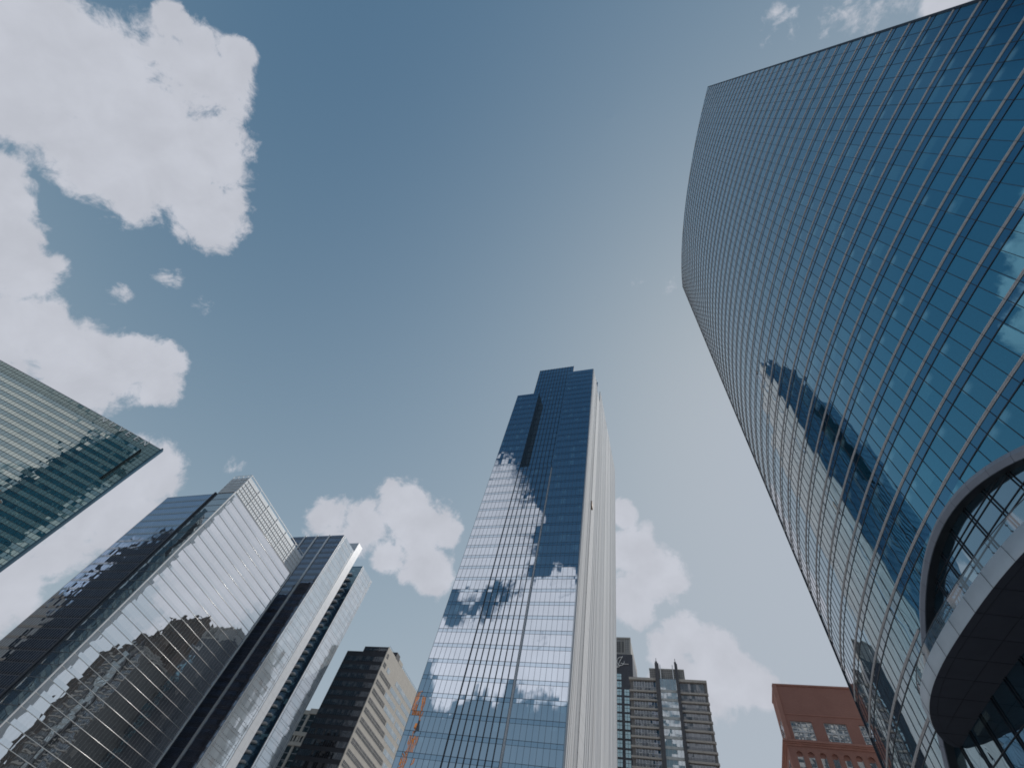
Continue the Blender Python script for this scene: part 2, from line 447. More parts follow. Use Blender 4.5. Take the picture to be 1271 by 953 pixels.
def curved_tower():
    t = thing('curved_tower', 'blue curved glass tower with pale horizontal fins and an arched lobby opening at its base', 'skyscraper', (60, 38, 0))
    gm = glass('blue_curtain_glass', (0.012, 0.085, 0.135), (0.30, 0.72, 0.92), 0.36, cell=(1.52, FH), off=(0, FLOOR0 - 1.07),
               tilt=0.008, wob=0.007, wscale=0.3, blind=0.14, blind_col=(0.07, 0.21, 0.27), spandrel=1.07 / FH,
               sp_base=(0.007, 0.032, 0.062), sp_tint=(0.28, 0.62, 0.86), sp_r0=0.34, vary=0.4, glow=0.30, power=2.2, neutral=(0.44, 0.80))
    ds = 1.52 / 2
    n = int(round(S_END / ds)); ds = S_END / n
    mb = MB()
    for i in range(n):
        a, b = i * ds, (i + 1) * ds
        za, zb = max(0, arch_z(a)), max(0, arch_z(b))
        ta, tb = roof_z(a), roof_z(b)
        # split vertically so that shading interpolates well
        pa, pb = fp(a), fp(b)
        mb.face([(*pa, za), (*pb, zb), (*pb, tb), (*pa, ta)], [(a, za), (b, zb), (b, tb), (a, ta)], smooth=True)
    mb.build('facade_glass', gm, t)
    # unseen flanks and back, made pale to bounce sunlight onto the brick front
    e0, e1 = fp(0), fp(S_END)
    back = [(e1[0] + 24, e1[1] + 10), (e0[0] + 40, e0[1] + 5)]
    mb = MB()
    poly = [e1, back[0], back[1], e0]
    u = 0
    for i in range(3):
        p, q = poly[i], poly[i + 1]
        l = math.hypot(q[0] - p[0], q[1] - p[1])
        mb.face([(*p, 0), (*q, 0), (*q, 221.5), (*p, 221.5)], [(u, 0), (u + l, 0), (u + l, 221.5), (u, 221.5)])
        u += l
    mb.build('flank_wall', solid('flank_panels', (0.62, 0.62, 0.62), 0.7, var=.06, cell=(3, 4.285), joint=1.3, joint_col=(.10, .13, .16), coff=(0, 0)), t)
    mb = MB()
    pts = [fp(i * S_END / 40, -0.6) for i in range(41)]
    mb.face([(*p, 198.0) for p in pts] + [(*back[0], 198.0), (*back[1], 198.0)])
    mb.build('roof', M['roofing'], t)
    # floor fins: one pale nosing per storey, clipped by the arch below and the swept parapet above
    prof = [(0.0, -0.15), (0.05, -0.15), (0.06, -0.05), (0.09, -0.035), (0.11, 0.025), (0.10, 0.085), (0.06, 0.12), (0.0, 0.13)]
    def ring(mb, s0, s1, z, prof, step=1.52):
        k = max(1, int(round((s1 - s0) / step)))
        for i in range(k):
            a, b = s0 + (s1 - s0) * i / k, s0 + (s1 - s0) * (i + 1) / k
            b2 = b - 0.025
            for j in range(len(prof) - 1):
                (o0, h0), (o1, h1) = prof[j], prof[j + 1]
                p = [(*fp(a, o0), z + h0), (*fp(b2, o0), z + h0), (*fp(b2, o1), z + h1), (*fp(a, o1), z + h1)]
                mb.face(p, [(a, h0), (b, h0), (b, h1), (a, h1)])
        for s_, sg in ((s0, 1), (s1, -1)):
            mb.face([(*fp(s_, o), z + h) for o, h in prof])
    def spans(z, lo=0.0, hi=None):
        hi = S_END if hi is None else hi
        cut = []
        if z < 37.6: 
            h = math.sqrt(max(0, (36.8 + 0.75 - z)) / 0.029); cut.append((40.4 - h, 40.4 + h))
        if z > 200.3:
            h = math.sqrt(max(0, (z + 0.3 - 200.6)) / 0.0139); cut.append((39.8 - h, 39.8 + h))
        segs = [(lo, hi)]
        for c0, c1 in cut:
            ns = []
            for a, b in segs:
                if c0 > a: ns.append((a, min(b, c0)))
                if c1 < b: ns.append((max(a, c1), b))
            segs = ns
        return [(a, b) for a, b in segs if b - a > 0.6]
    k0 = -int(FLOOR0 // FH)
    zz = [FLOOR0 + FH * k for k in range(k0, 40) if 3 < FLOOR0 + FH * k < 221]
    tm = MB()
    for z in zz:
        for a, b in spans(z):
            mb = MB(); ring(mb, a, b, z, prof); mb.build('floor_fin', M['fin_metal'], t)
        for a, b in spans(z - 1.07):
            ring(tm, a, b, z - 1.07, [(-0.02, -0.045), (0.05, -0.045), (0.05, 0.045), (-0.02, 0.045)], 3.04)
    tm.build('transom', M['dark_mullion'], t)
    # vertical joints
    nm = 53
    for i in range(nm + 1):
        s_ = S_END * i / nm
        w = 0.022 if 0 < i < nm else 0.12
        d = 0.035 if 0 < i < nm else 0.14
        z0, z1 = max(0, arch_z(s_)), roof_z(s_)
        mb = MB()
        a, b, c, e = fp(s_ - w, -0.03), fp(s_ + w, -0.03), fp(s_ + w, d), fp(s_ - w, d)
        mb.prism([a, b, c, e], z0, z1)
        mb.build('mullion', M['dark_mullion'], t)
    # coping along the swept top
    mb = MB()
    k = 60
    for i in range(k):
        a, b = S_END * i / k, S_END * (i + 1) / k
        za, zb = roof_z(a), roof_z(b)
        P = lambda s_, o, z: (*fp(s_, o), z)
        mb.face([P(a, .06, za - .05), P(b, .06, zb - .05), P(b, .06, zb + .06), P(a, .06, za + .06)])
        mb.face([P(a, .06, za + .06), P(b, .06, zb + .06), P(b, -.6, zb + .06), P(a, -.6, za + .06)])
        mb.face([P(a, -.6, za + .06), P(b, -.6, zb + .06), P(b, -.6, zb - 3), P(a, -.6, za - 3)])
    mb.build('coping', M['mid_mullion'], t)

    # --- arch surround: bevelled pale strip, darker face, deep reveal
    h = math.sqrt(36.8 / 0.029)
    K = 96
    def arch_pts(inset):
        pts = []
        for i in range(K + 1):
            u = -1 + 2 * i / K
            s_ = 40.4 + h * u; z = arch_z(s_)
            ds_, dz = 1.0, -0.058 * (s_ - 40.4)
            l = math.hypot(ds_, dz)
            # inward normal (towards the opening)
            nx, nz = dz / l, -ds_ / l
            if nz > 0: nx, nz = -nx, -nz
            pts.append((s_ + nx * inset, z + nz * inset))
        return pts
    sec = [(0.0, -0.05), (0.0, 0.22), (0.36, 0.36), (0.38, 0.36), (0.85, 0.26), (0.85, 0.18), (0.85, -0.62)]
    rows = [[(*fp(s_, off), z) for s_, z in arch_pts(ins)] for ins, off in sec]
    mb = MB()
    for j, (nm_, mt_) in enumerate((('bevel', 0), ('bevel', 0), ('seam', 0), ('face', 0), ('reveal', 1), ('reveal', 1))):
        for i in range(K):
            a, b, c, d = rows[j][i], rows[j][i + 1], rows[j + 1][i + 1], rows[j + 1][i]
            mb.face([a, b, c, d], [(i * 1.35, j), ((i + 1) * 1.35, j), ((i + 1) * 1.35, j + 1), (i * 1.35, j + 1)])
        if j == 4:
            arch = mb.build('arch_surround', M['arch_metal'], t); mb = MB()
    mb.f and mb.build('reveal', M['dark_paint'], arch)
    mb = MB()
    pts = [arch_pts(0.0), arch_pts(0.85)]
    for i in range(3, K - 2, 3):
        # seams between the surround panels
        p0 = Vector((*fp(pts[0][i][0], 0.21), pts[0][i][1])); p1 = Vector((*fp(arch_pts(0.37)[i][0], 0.36), arch_pts(0.37)[i][1])); p2 = Vector((*fp(pts[1][i][0], 0.26), pts[1][i][1]))
        mb.bar(p0, p1, 0.014); mb.bar(p1, p2, 0.014)
    mb.build('seam', M['dark_mullion'], arch)
    # --- glazing inside the arch, set back
    lm = glass('lobby_glass', (0.012, 0.05, 0.085), (0.62, 0.80, 0.90), 0.50, cell=(2.9, 2.15), off=(0.9, 26.4), tilt=0.012, wob=0.01, wscale=0.4,
               blind=0.10, blind_col=(0.20, 0.28, 0.30), vary=0.5, power=3.0)
    mb = MB()
    ins = arch_pts(0.83)
    for i in range(K):
        (sa, za), (sb, zb) = ins[i], ins[i + 1]
        if min(za, zb) < 0.2: continue
        mb.face([(*fp(sa, -0.45), 0.05), (*fp(sb, -0.45), 0.05), (*fp(sb, -0.45), zb), (*fp(sa, -0.45), za)],
                [(sa, 0), (sb, 0), (sb, zb), (sa, za)], smooth=True)
    lob = mb.build('lobby_glazing', lm, t)
    mb = MB()
    for k in range(-12, 13):
        s_ = 40.9 + 2.55 * k
        z1 = arch_z(s_) - 0.6
        if z1 < 2: continue
        for dd, w in ((0, 0.03), (0.28, 0.018)):
            mb.prism([fp(s_ - w + dd, -0.47), fp(s_ + w + dd, -0.47), fp(s_ + w + dd, -0.37), fp(s_ - w + dd, -0.37)], 0.1, z1)
    for z in (8.6, 13.0, 17.4, 21.8, 24.0, 32.6, 34.35):
        hh = math.sqrt(max(0, (36.0 - z)) / 0.029)
        if hh < 2: continue
        for dz_ in ((0, 0.45) if z > 30 else (0,)):
            ring(mb, 40.4 - hh + .3, 40.4 + hh - .3, z + dz_, [(-0.48, -0.03), (-0.39, -0.03), (-0.39, 0.03), (-0.48, 0.03)], 3.0)
    mb.build('mullion', M['dark_mullion'], lob)
    # --- bulging canopy over the entrance
    def bulge(s_):
        q = abs(s_ - 40.4) / 16.0
        return 0.0 if q >= 1 else 3.75 * (1 - q ** 3.2) ** 0.75
    zb_, zt_ = 26.55, 27.75
    S0, S1, kk = 24.4, 56.4, 64
    st = [S0 + (S1 - S0) * i / kk for i in range(kk + 1)]
    mb = MB()
    for i in range(kk):
        a, b = st[i], st[i + 1]
        oa, ob = max(bulge(a), 0.02), max(bulge(b), 0.02)
        mb.face([(*fp(a, oa), zb_), (*fp(b, ob), zb_), (*fp(b, ob + .05), zt_), (*fp(a, oa + .05), zt_)], [(a, zb_), (b, zb_), (b, zt_), (a, zt_)], smooth=True)
        mb.face([(*fp(a, oa + .05), zt_), (*fp(b, ob + .05), zt_), (*fp(b, -1.2), zt_), (*fp(a, -1.2), zt_)])
    can = mb.build('canopy', M['fascia_metal'], t)
    mb = MB()
    for i in range(kk):
        a, b = st[i], st[i + 1]
        oa, ob = max(bulge(a), 0.02), max(bulge(b), 0.02)
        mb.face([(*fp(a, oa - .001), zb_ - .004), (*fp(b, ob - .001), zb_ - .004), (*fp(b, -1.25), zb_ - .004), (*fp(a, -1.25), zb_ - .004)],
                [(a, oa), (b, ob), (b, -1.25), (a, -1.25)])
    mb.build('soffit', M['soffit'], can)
    mb = MB()
    for i in range(0, kk + 1, 5):                       # seams of the fascia and the soffit panels
        a = st[i]; o_ = bulge(a)
        if o_ < .3: continue
        mb.bar((*fp(a, o_ + .005), zb_), (*fp(a, o_ + .055), zt_), 0.016)
        mb.bar((*fp(a, o_), zb_ - .01), (*fp(a, -1.2), zb_ - .01), 0.014)
    for i in range(kk):
        a, b = st[i], st[i + 1]
        for off in (0.55, 2.6):
            oa, ob = (bulge(a) - off, bulge(b) - off) if off < 1 else (3.75 - off, 3.75 - off)
            if min(oa, ob) < -1 or (off > 1 and min(bulge(a), bulge(b)) < 3.75 - off + .6): continue
            mb.bar((*fp(a, oa), zb_ - .01), (*fp(b, ob), zb_ - .01), 0.014)
    mb.build('seam', M['dark_mullion'], can)
    mb = MB()
    for i in range(kk):
        a, b = st[i], st[i + 1]
        if min(bulge(a), bulge(b)) < .5: continue
        oa, ob = bulge(a) - .25, bulge(b) - .25
        mb.face([(*fp(a, oa), zt_ - .1), (*fp(b, ob), zt_ - .1), (*fp(b, ob), 28.95), (*fp(a, oa), 28.95)], smooth=True)
    bal = mb.build('balustrade', clear_glass('balustrade_glass', (0.72, 0.82, 0.85), 0.22), t)
    mb = MB()
    for i in range(0, kk + 1):
        a = st[i]
        if bulge(a) < .6: continue
        o_ = bulge(a) - .25
        if i % 4 == 2:
            mb.bar((*fp(a, o_), zt_), (*fp(a, o_), 28.95), 0.02)
            for z in (28.1, 28.6): mb.bar((*fp(a, o_ - .06), z), (*fp(a, o_ + .06), z), 0.05, 8)
        if i < kk and bulge(st[i + 1]) >= .6:
            mb.bar((*fp(a, o_), 28.97), (*fp(st[i + 1], bulge(st[i + 1]) - .25), 28.97), 0.03)
    mb.build('handrail', M['mid_mullion'], bal)
    # canopy end brackets meeting the surround
    return t

M['fin_metal'] = solid('fin_metal', (0.70, 0.67, 0.68), 0.5, 0.0, var=0.07, nscale=1.5)
M['arch_metal'] = solid('arch_metal', (0.30, 0.305, 0.35), 0.4, 0.55, var=0.06)
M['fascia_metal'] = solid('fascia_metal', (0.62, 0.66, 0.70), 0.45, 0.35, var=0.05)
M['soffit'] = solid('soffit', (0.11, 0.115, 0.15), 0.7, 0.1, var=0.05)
curved_tower()

# ------------------------------------------------------------------ the slender central tower
def grid(mb, face, a0, a1, z0, z1, step, fl0, fh, plane, w=0.022, d=0.06, hw=0.04, hd=0.045, extra=None):
    """mullions on an axis-aligned wall. face 'y': wall y=plane seen from -y; 'x': wall x=plane seen from +x"""
    k = max(1, int(round((a1 - a0) / step)))
    for i in range(k + 1):
        a = a0 + (a1 - a0) * i / k
        if face == 'y': mb.box(a - w, a + w, plane - d, plane + .03, z0, z1)
        else: mb.box(plane - .03, plane + d, a - w, a + w, z0, z1)
    n0 = math.ceil((z0 - fl0) / fh)
    z = fl0 + n0 * fh
    while z < z1:
        for dz, q in ((0, 1),) if extra is None else ((0, 1), (extra, .55)):
            if z + dz < z1:
                if face == 'y': mb.box(a0, a1, plane - hd, plane + .03, z + dz - hw * q, z + dz + hw * q)
                else: mb.box(plane - .03, plane + hd, a0, a1, z + dz - hw * q, z + dz + hw * q)
        z += fh

M['slate_mullion'] = solid('slate_mullion', (0.10, 0.115, 0.14), 0.45, 0.3)
def central_tower():
    t = thing('central_tower', 'slender stepped blue glass tower with a white ribbed side wall, tallest at the centre', 'skyscraper', (-45, 145, 0))
    gm = glass('deep_blue_glass', (0.006, 0.026, 0.052), (0.88, 0.94, 1.0), 0.82, cell=(1.45, 4.22), off=(-64.9, 45.05 - 1.0), tilt=0.006, wob=0.005, wscale=0.3,
               blind=0.10, blind_col=(0.16, 0.34, 0.42), spandrel=1.0 / 4.22, sp_base=(0.01, 0.03, 0.05), sp_tint=(0.76, 0.88, 0.98), sp_r0=0.76, vary=0.4, power=4)
    fl0, fh = 45.05, 4.22
    b = MB().box(-64.9, -53.5, 111.8, 150, 0, 202.3).build('glass_wing', gm, t)
    g_ = MB(); grid(g_, 'y', -64.9, -53.5, 0, 202.3, 1.43, fl0, fh, 111.8, hw=.032, extra=-1.0); g_.build('mullion', M['slate_mullion'], b)
    b = MB().box(-53.48, -40.02, 111.83, 150, 0, 143.3).build('glass_bay', gm, t)
    g_ = MB(); grid(g_, 'y', -53.3, -40.2, 0, 143.3, 1.64, fl0, fh, 111.83, w=.085, d=.20, hw=.04, extra=-1.0); g_.build('mullion', M['dark_mullion'], b)
    b = MB().box(-40, -26.62, 111.8, 131, 0, 220.9).build('glass_wing', gm, t)
    g_ = MB(); grid(g_, 'y', -39.6, -26.75, 0, 220.9, 1.43, fl0, fh, 111.8, hw=.032, extra=-1.0); g_.build('mullion', M['slate_mullion'], b)
    b = MB().box(-58.6, -38.7, 116.2, 150.2, 0, 236.0).build('upper_core', gm, t)
    g_ = MB(); grid(g_, 'y', -58.5, -38.8, 140, 236.0, 1.64, fl0, fh, 116.2, w=.085, d=.20, hw=.04); g_.build('mullion', M['dark_mullion'], b)
    MB().box(-53.49, -53.44, 111.95, 116.15, 143.4, 202.2).build('return_wall', solid('return_navy', (.02, .045, .075), .5), t)
    MB().box(-53.9, -26.62, 131.1, 188, 0, 229.5).build('rear_block', M['white_rib'], t)
    MB().box(-40.12, -39.75, 111.5, 111.95, 0, 141.5).build('reveal_strip', M['pale_metal'], t)
    # ribbed white side wall
    mb = MB()
    y = 112.0; k = 0
    rnd = random.Random(3)
    while y < 122.6:
        w = rnd.uniform(.26, .5); d = rnd.choice((.06, .10, .16))
        mb.box(-26.75, -26.35 + d, y, y + w, 0, 220.7 - 0.02 * k); y += w + rnd.uniform(.02, .22); k += 1
    mb.box(-26.7, -26.42, 111.84, 122.9, 0, 220.6)
    mb.build('ribbed_strip', M['white_rib'], t)
    MB().box(-27.9, -27.0, 122.8, 125.4, 0, 228.8).build('slot', M['dark_paint'], t)
    MB().box(-26.9, -26.38, 124.6, 131.6, 0, 219.0).build('smooth_panel', solid('smooth_white_panel', (0.67, 0.685, 0.71), 0.9, 0.0, var=0.04, spec=.1, cell=(9, 4.22), joint=0.06, coff=(120, 45.05)), t)
    mb = MB().box(-27.2, -26.5, 124.7, 131.5, 219.1, 229.2)
    nb = mb.build('glass_notch', gm, t)
    mb = MB(); y = 131.7; k = 0
    while y < 187.8:
        w = rnd.uniform(.3, .75); d = rnd.choice((.05, .09, .13, .2))
        mb.box(-26.9, -26.38 + d, y, min(y + w, 187.9), 0, 230.6 - 0.013 * k); y += w + rnd.uniform(.02, .28); k += 1
    mb.box(-26.9, -26.44, 131.6, 187.95, 0, 230.4)
    mb.build('ribbed_wall', M['white_rib'], t)
    MB().box(-27.1, -25.8, 122.9, 125.2, 131.5, 134.0).build('vent_box', solid('brown_box', (0.22, 0.16, 0.13), 0.7), t)
    mb = MB().box(-57, -42, 120, 148, 235.2, 235.7); mb.build('roof', M['roofing'], t)
    return t
def rib_mat():
    mt, nt, out = new_mat('white_rib'); g = G(nt)
    geo = g.n('ShaderNodeNewGeometry')
    def nz(stretch, scale, detail):
        p = g.vm('MULTIPLY', geo.outputs['Position'], stretch)
        x = g.n('ShaderNodeTexNoise'); x.inputs['Scale'].default_value = scale; x.inputs['Detail'].default_value = detail
        g.link(p, x.inputs['Vector']); return x.outputs['Fac']
    c = g.mix(g.ss(nz((1, 1, .012), 1.1, 3), .35, .65), (0.66, 0.675, 0.70), (0.75, 0.765, 0.79))
    c = g.mix(g.m('MULTIPLY', g.ss(nz((1, 2.2, .02), 1.7, 4), .58, .74), 0.5), c, (0.42, 0.37, 0.32))
    b = g.n('ShaderNodeBsdfPrincipled'); g.link(c, b.inputs['Base Color']); b.inputs['Roughness'].default_value = .9; b.inputs['Specular IOR Level'].default_value = .1
    g.link(b.outputs[0], out.inputs['Surface']); return mt
M['white_rib'] = rib_mat()
central_tower()

# ------------------------------------------------------------------ silver mirror tower
def silver_tower():
    t = thing('mirror_tower', 'silver mirror glass tower with a pale lattice crown and a dark ribbed front', 'skyscraper', (-211, 135, 0))
    side = glass('silver_mirror_glass', (0.12, 0.14, 0.155), (0.93, 0.96, 0.98), 0.87, cell=(1.53, 3.985), off=(107.2, 136.0), tilt=0.003, wob=0.004, wscale=0.22,
                 blind=0.03, blind_col=(0.4, 0.42, 0.42), spandrel=0.34, sp_base=(0.15, 0.17, 0.19), sp_tint=(0.88, 0.93, 0.96), sp_r0=0.82, vary=0.12)
    front = glass('navy_glass', (0.012, 0.03, 0.06), (0.60, 0.76, 0.98), 0.66, cell=(1.5, 3.985), off=(-232.6, 136.0), tilt=0.006, wob=0.006, wscale=0.3, blind=0.04,
                  blind_col=(0.1, 0.14, 0.18), spandrel=0.25, sp_base=(0.02, 0.03, 0.05), sp_tint=(0.68, 0.76, 0.86), sp_r0=.56, vary=0.3)
    b = MB().box(-232.6, -202.1, 107.2, 160, 0, 136.2).build('dark_bay', front, t)
    g_ = MB(); grid(g_, 'y', -232.5, -202.2, 0, 136.2, 1.45, 136.0, 3.985, 107.2, w=.05, d=.09, hw=.045, hd=.06); g_.build('mullion', M['mid_mullion'], b)
    MB().box(-202.3, -201.5, 106.5, 108.2, 0, 136.6).build('edge_fin', M['dark_mullion'], t)
    cm = glass('corner_glass', (0.12, 0.14, 0.16), (0.80, 0.84, 0.88), 0.50, cell=(6, 3.985), off=(-201.5, 136.0), tilt=0.006, wob=0.006, blind=0, vary=.1)
    b = MB().box(-201.6, -190.06, 107.2, 160, 0, 136.3).build('corner_bay', cm, t)
    g_ = MB(); grid(g_, 'y', -201.4, -190.1, 0, 136.3, 11.2, 136.0, 3.985, 107.2, w=.06, d=.08, hw=.07, hd=.10); g_.build('mullion', M['mid_mullion'], b)
    mb = MB(); mb.face([(-190, 107.2, 0), (-190, 163.5, 0), (-190, 163.5, 136.3), (-190, 107.2, 136.3)])
    b = mb.build('mirror_side', side, t)
    k0 = int(136 / 3.985)
    g_ = MB()
    for k in range(0, k0 + 1):
        z = 136.0 - k * 3.985
        g_.bar((-189.93, 107.25, z), (-189.93, 163.45, z), .085, 10)
    g_.build('floor_line', solid('polished_tube', (.78, .78, .78), .36, .5, var=.03), b)
    g_ = MB()
    for i in range(1, 37):
        y = 107.2 + 56.3 * i / 37
        g_.box(-190.03, -189.985, y - .010, y + .010, 0, 136.2)
    g_.build('mullion', M['pale_metal'], b)
    for y in (107.2, 163.5):
        MB().box(-190.15, -189.75, y - .2, y + .2, 0, 136.4).build('corner_post', M['white_metal'], t)
    MB().box(-232.5, -190.2, 160, 163.4, 0, 136.1).build('rear_wall', cm, t)
    # lattice crown
    sm = solid('screen_glass', (0.72, 0.77, 0.82), 0.35, 0.1, var=0.10, nscale=1.2, cell=(1.55, 1.3), joint=0.07, joint_col=(0.57, 0.60, 0.63))
    cr = MB()
    cr.face([(-190.02, 107.3, 136.35), (-190.02, 163.4, 136.35), (-190.02, 163.4, 146.9), (-190.02, 107.3, 146.9)])
    cr.face([(-200.7, 107.22, 136.35), (-190.05, 107.22, 136.35), (-190.05, 107.22, 146.9), (-200.7, 107.22, 146.9)])
    cr.face([(-200.7, 107.22, 136.35), (-200.7, 163.4, 136.35), (-200.7, 163.4, 145.0), (-200.7, 107.22, 145.0)])
    crown = cr.build('crown_screen', sm, t)
    g_ = MB()
    for z in (136.6, 138.6, 140.6, 142.6, 144.9, 148.0):
        hw = .08 if z < 146 else .13
        g_.box(-190.0, -189.8, 107.1, 163.5, z - hw, z + hw)
        g_.box(-200.8, -190.0, 106.95, 107.15, z - hw - .01, z + hw - .01)
    i = 0; y = 107.3
    while y < 163.5:
        big = i % 6 == 0
        g_.box(-190.0, -189.72 if big else -189.86, y - (.10 if big else .04), y + (.10 if big else .04), 136.4, 147.9 if big else 145.2)
        y += 1.56; i += 1
    for i in range(8):
        x = -200.6 + 10.5 * i / 7
        g_.box(x - .05, x + .05, 106.98, 107.2, 136.4, 147.9 if i % 2 == 0 else 145.2)
    g_.build('crown_rail', M['white_metal'], crown)
    MB().box(-200.5, -190.3, 107.5, 163.2, 136.2, 143.5).build('crown_core', M['concrete'], t)
    # maintenance gear on the roof edge
    for x in (-226, -222, -219):
        mb = MB()
        mb.box(x - .5, x + .5, 109, 110, 136.2, 137.2); mb.bar((x, 109.5, 137), (x + .8, 109.3, 138.0), .12)
        mb.build('roof_davit', M['concrete'], t)
silver_tower()

# ------------------------------------------------------------------ narrow tower behind it
def perforated_tower():
    t = thing('perforated_tower', 'narrow tower of pale perforated panels with a navy front, behind the mirror tower', 'skyscraper', (-200, 190, 0))
    navy = glass('navy_ribbed_glass', (0.07, 0.07, 0.09), (0.55, 0.64, 0.80), 0.55, cell=(1.2, 3.65), off=(-217, 105.2), tilt=0.008, wob=0.008, blind=.05, blind_col=(.12, .13, .18),
                 spandrel=.4, sp_base=(.10, .095, .115), sp_tint=(.54, .58, .66), sp_r0=.4, vary=.6)
    pan = glass('silver_panel', (0.58, 0.65, 0.71), (0.92, 0.97, 1.0), 0.55, cell=(2.2, 3.65), off=(171.4, 105.2), tilt=0.010, wob=0.012, wscale=.3, blind=.12, blind_col=(.55, .57, .6), vary=.15, rough=.08)
    wp = solid('white_panel', (0.74, 0.76, 0.80), 0.35, 0.15, var=.05, cell=(8, 7.3), joint=.10, joint_col=(.55, .57, .6), coff=(180, 105))
    b = MB().box(-218, -180.06, 171.4, 185.2, 0, 169.5).build('navy_front', navy, t)
    g_ = MB(); grid(g_, 'y', -217.6, -180.4, 0, 169.4, 0.62, 105.2, 3.65, 171.4, w=.04, d=.07, hw=.05, hd=.05); g_.build('mullion', solid('navy_rib', (.09, .09, .11), .4, .3), b)
    for x in (-207.6, -199.1, -190.1):
        MB().box(x - .5, x + .5, 170.95, 171.6, 0, 169.7).build('white_strip', M['white_metal'], t)
    def dots(mb, y0, y1):
        z = 105.2 - 3.65 * 16
        while z < 168:
            y = y0 + 1.6
            while y < y1 - 1.4:
                mb.box(-180.02, -179.955, y - .16, y + .16, z - .16, z + .16); y += 1.15
            z += 3.65
    for y0, y1, z1 in ((171.4, 185.1, 169.4), (198.4, 212.4, 169.8)):
        mb = MB(); mb.face([(-180, y0, 0), (-180, y1, 0), (-180, y1, z1), (-180, y0, z1)])
        p = mb.build('perforated_panel', pan, t)
        d = MB(); dots(d, y0, y1); d.build('perforation', M['dark_paint'], p)
        e = MB()
        for y in (y0, y0 + 1.3, y1 - 1.2, y1): e.box(-180.05, -179.9, y - .08, y + .08, 0, z1)
        z = 105.2 - 3.65 * 16 - 1.1
        while z < 169:
            e.box(-180.05, -179.93, y0, y1, z - .03, z + .03); z += 3.65
        e.build('panel_trim', M['pale_metal'], p)
    MB().box(-205, -180.02, 185.25, 190.2, 0, 176.0).build('white_fin', wp, t)
    MB().box(-205, -188, 190.25, 198.3, 0, 163).build('recess', navy, t)
    dk = MB().box(-205, -180.06, 198.4, 212.4, 0, 169.8).build('rear_slab', glass('rear_slab_glass', (.01, .03, .055), (.35, .55, .68), .35, cell=(2, 3.65), off=(0, 105.2), blind=.2, blind_col=(.1, .2, .25), vary=.5), t)
    z = 105.2 - 3.65 * 16
    while z < 166:
        MB().box(-187.8, -184.0, 196.9, 198.6, z - .35, z + .35).build('balcony', M['white_metal'], dk); z += 3.65
perforated_tower()

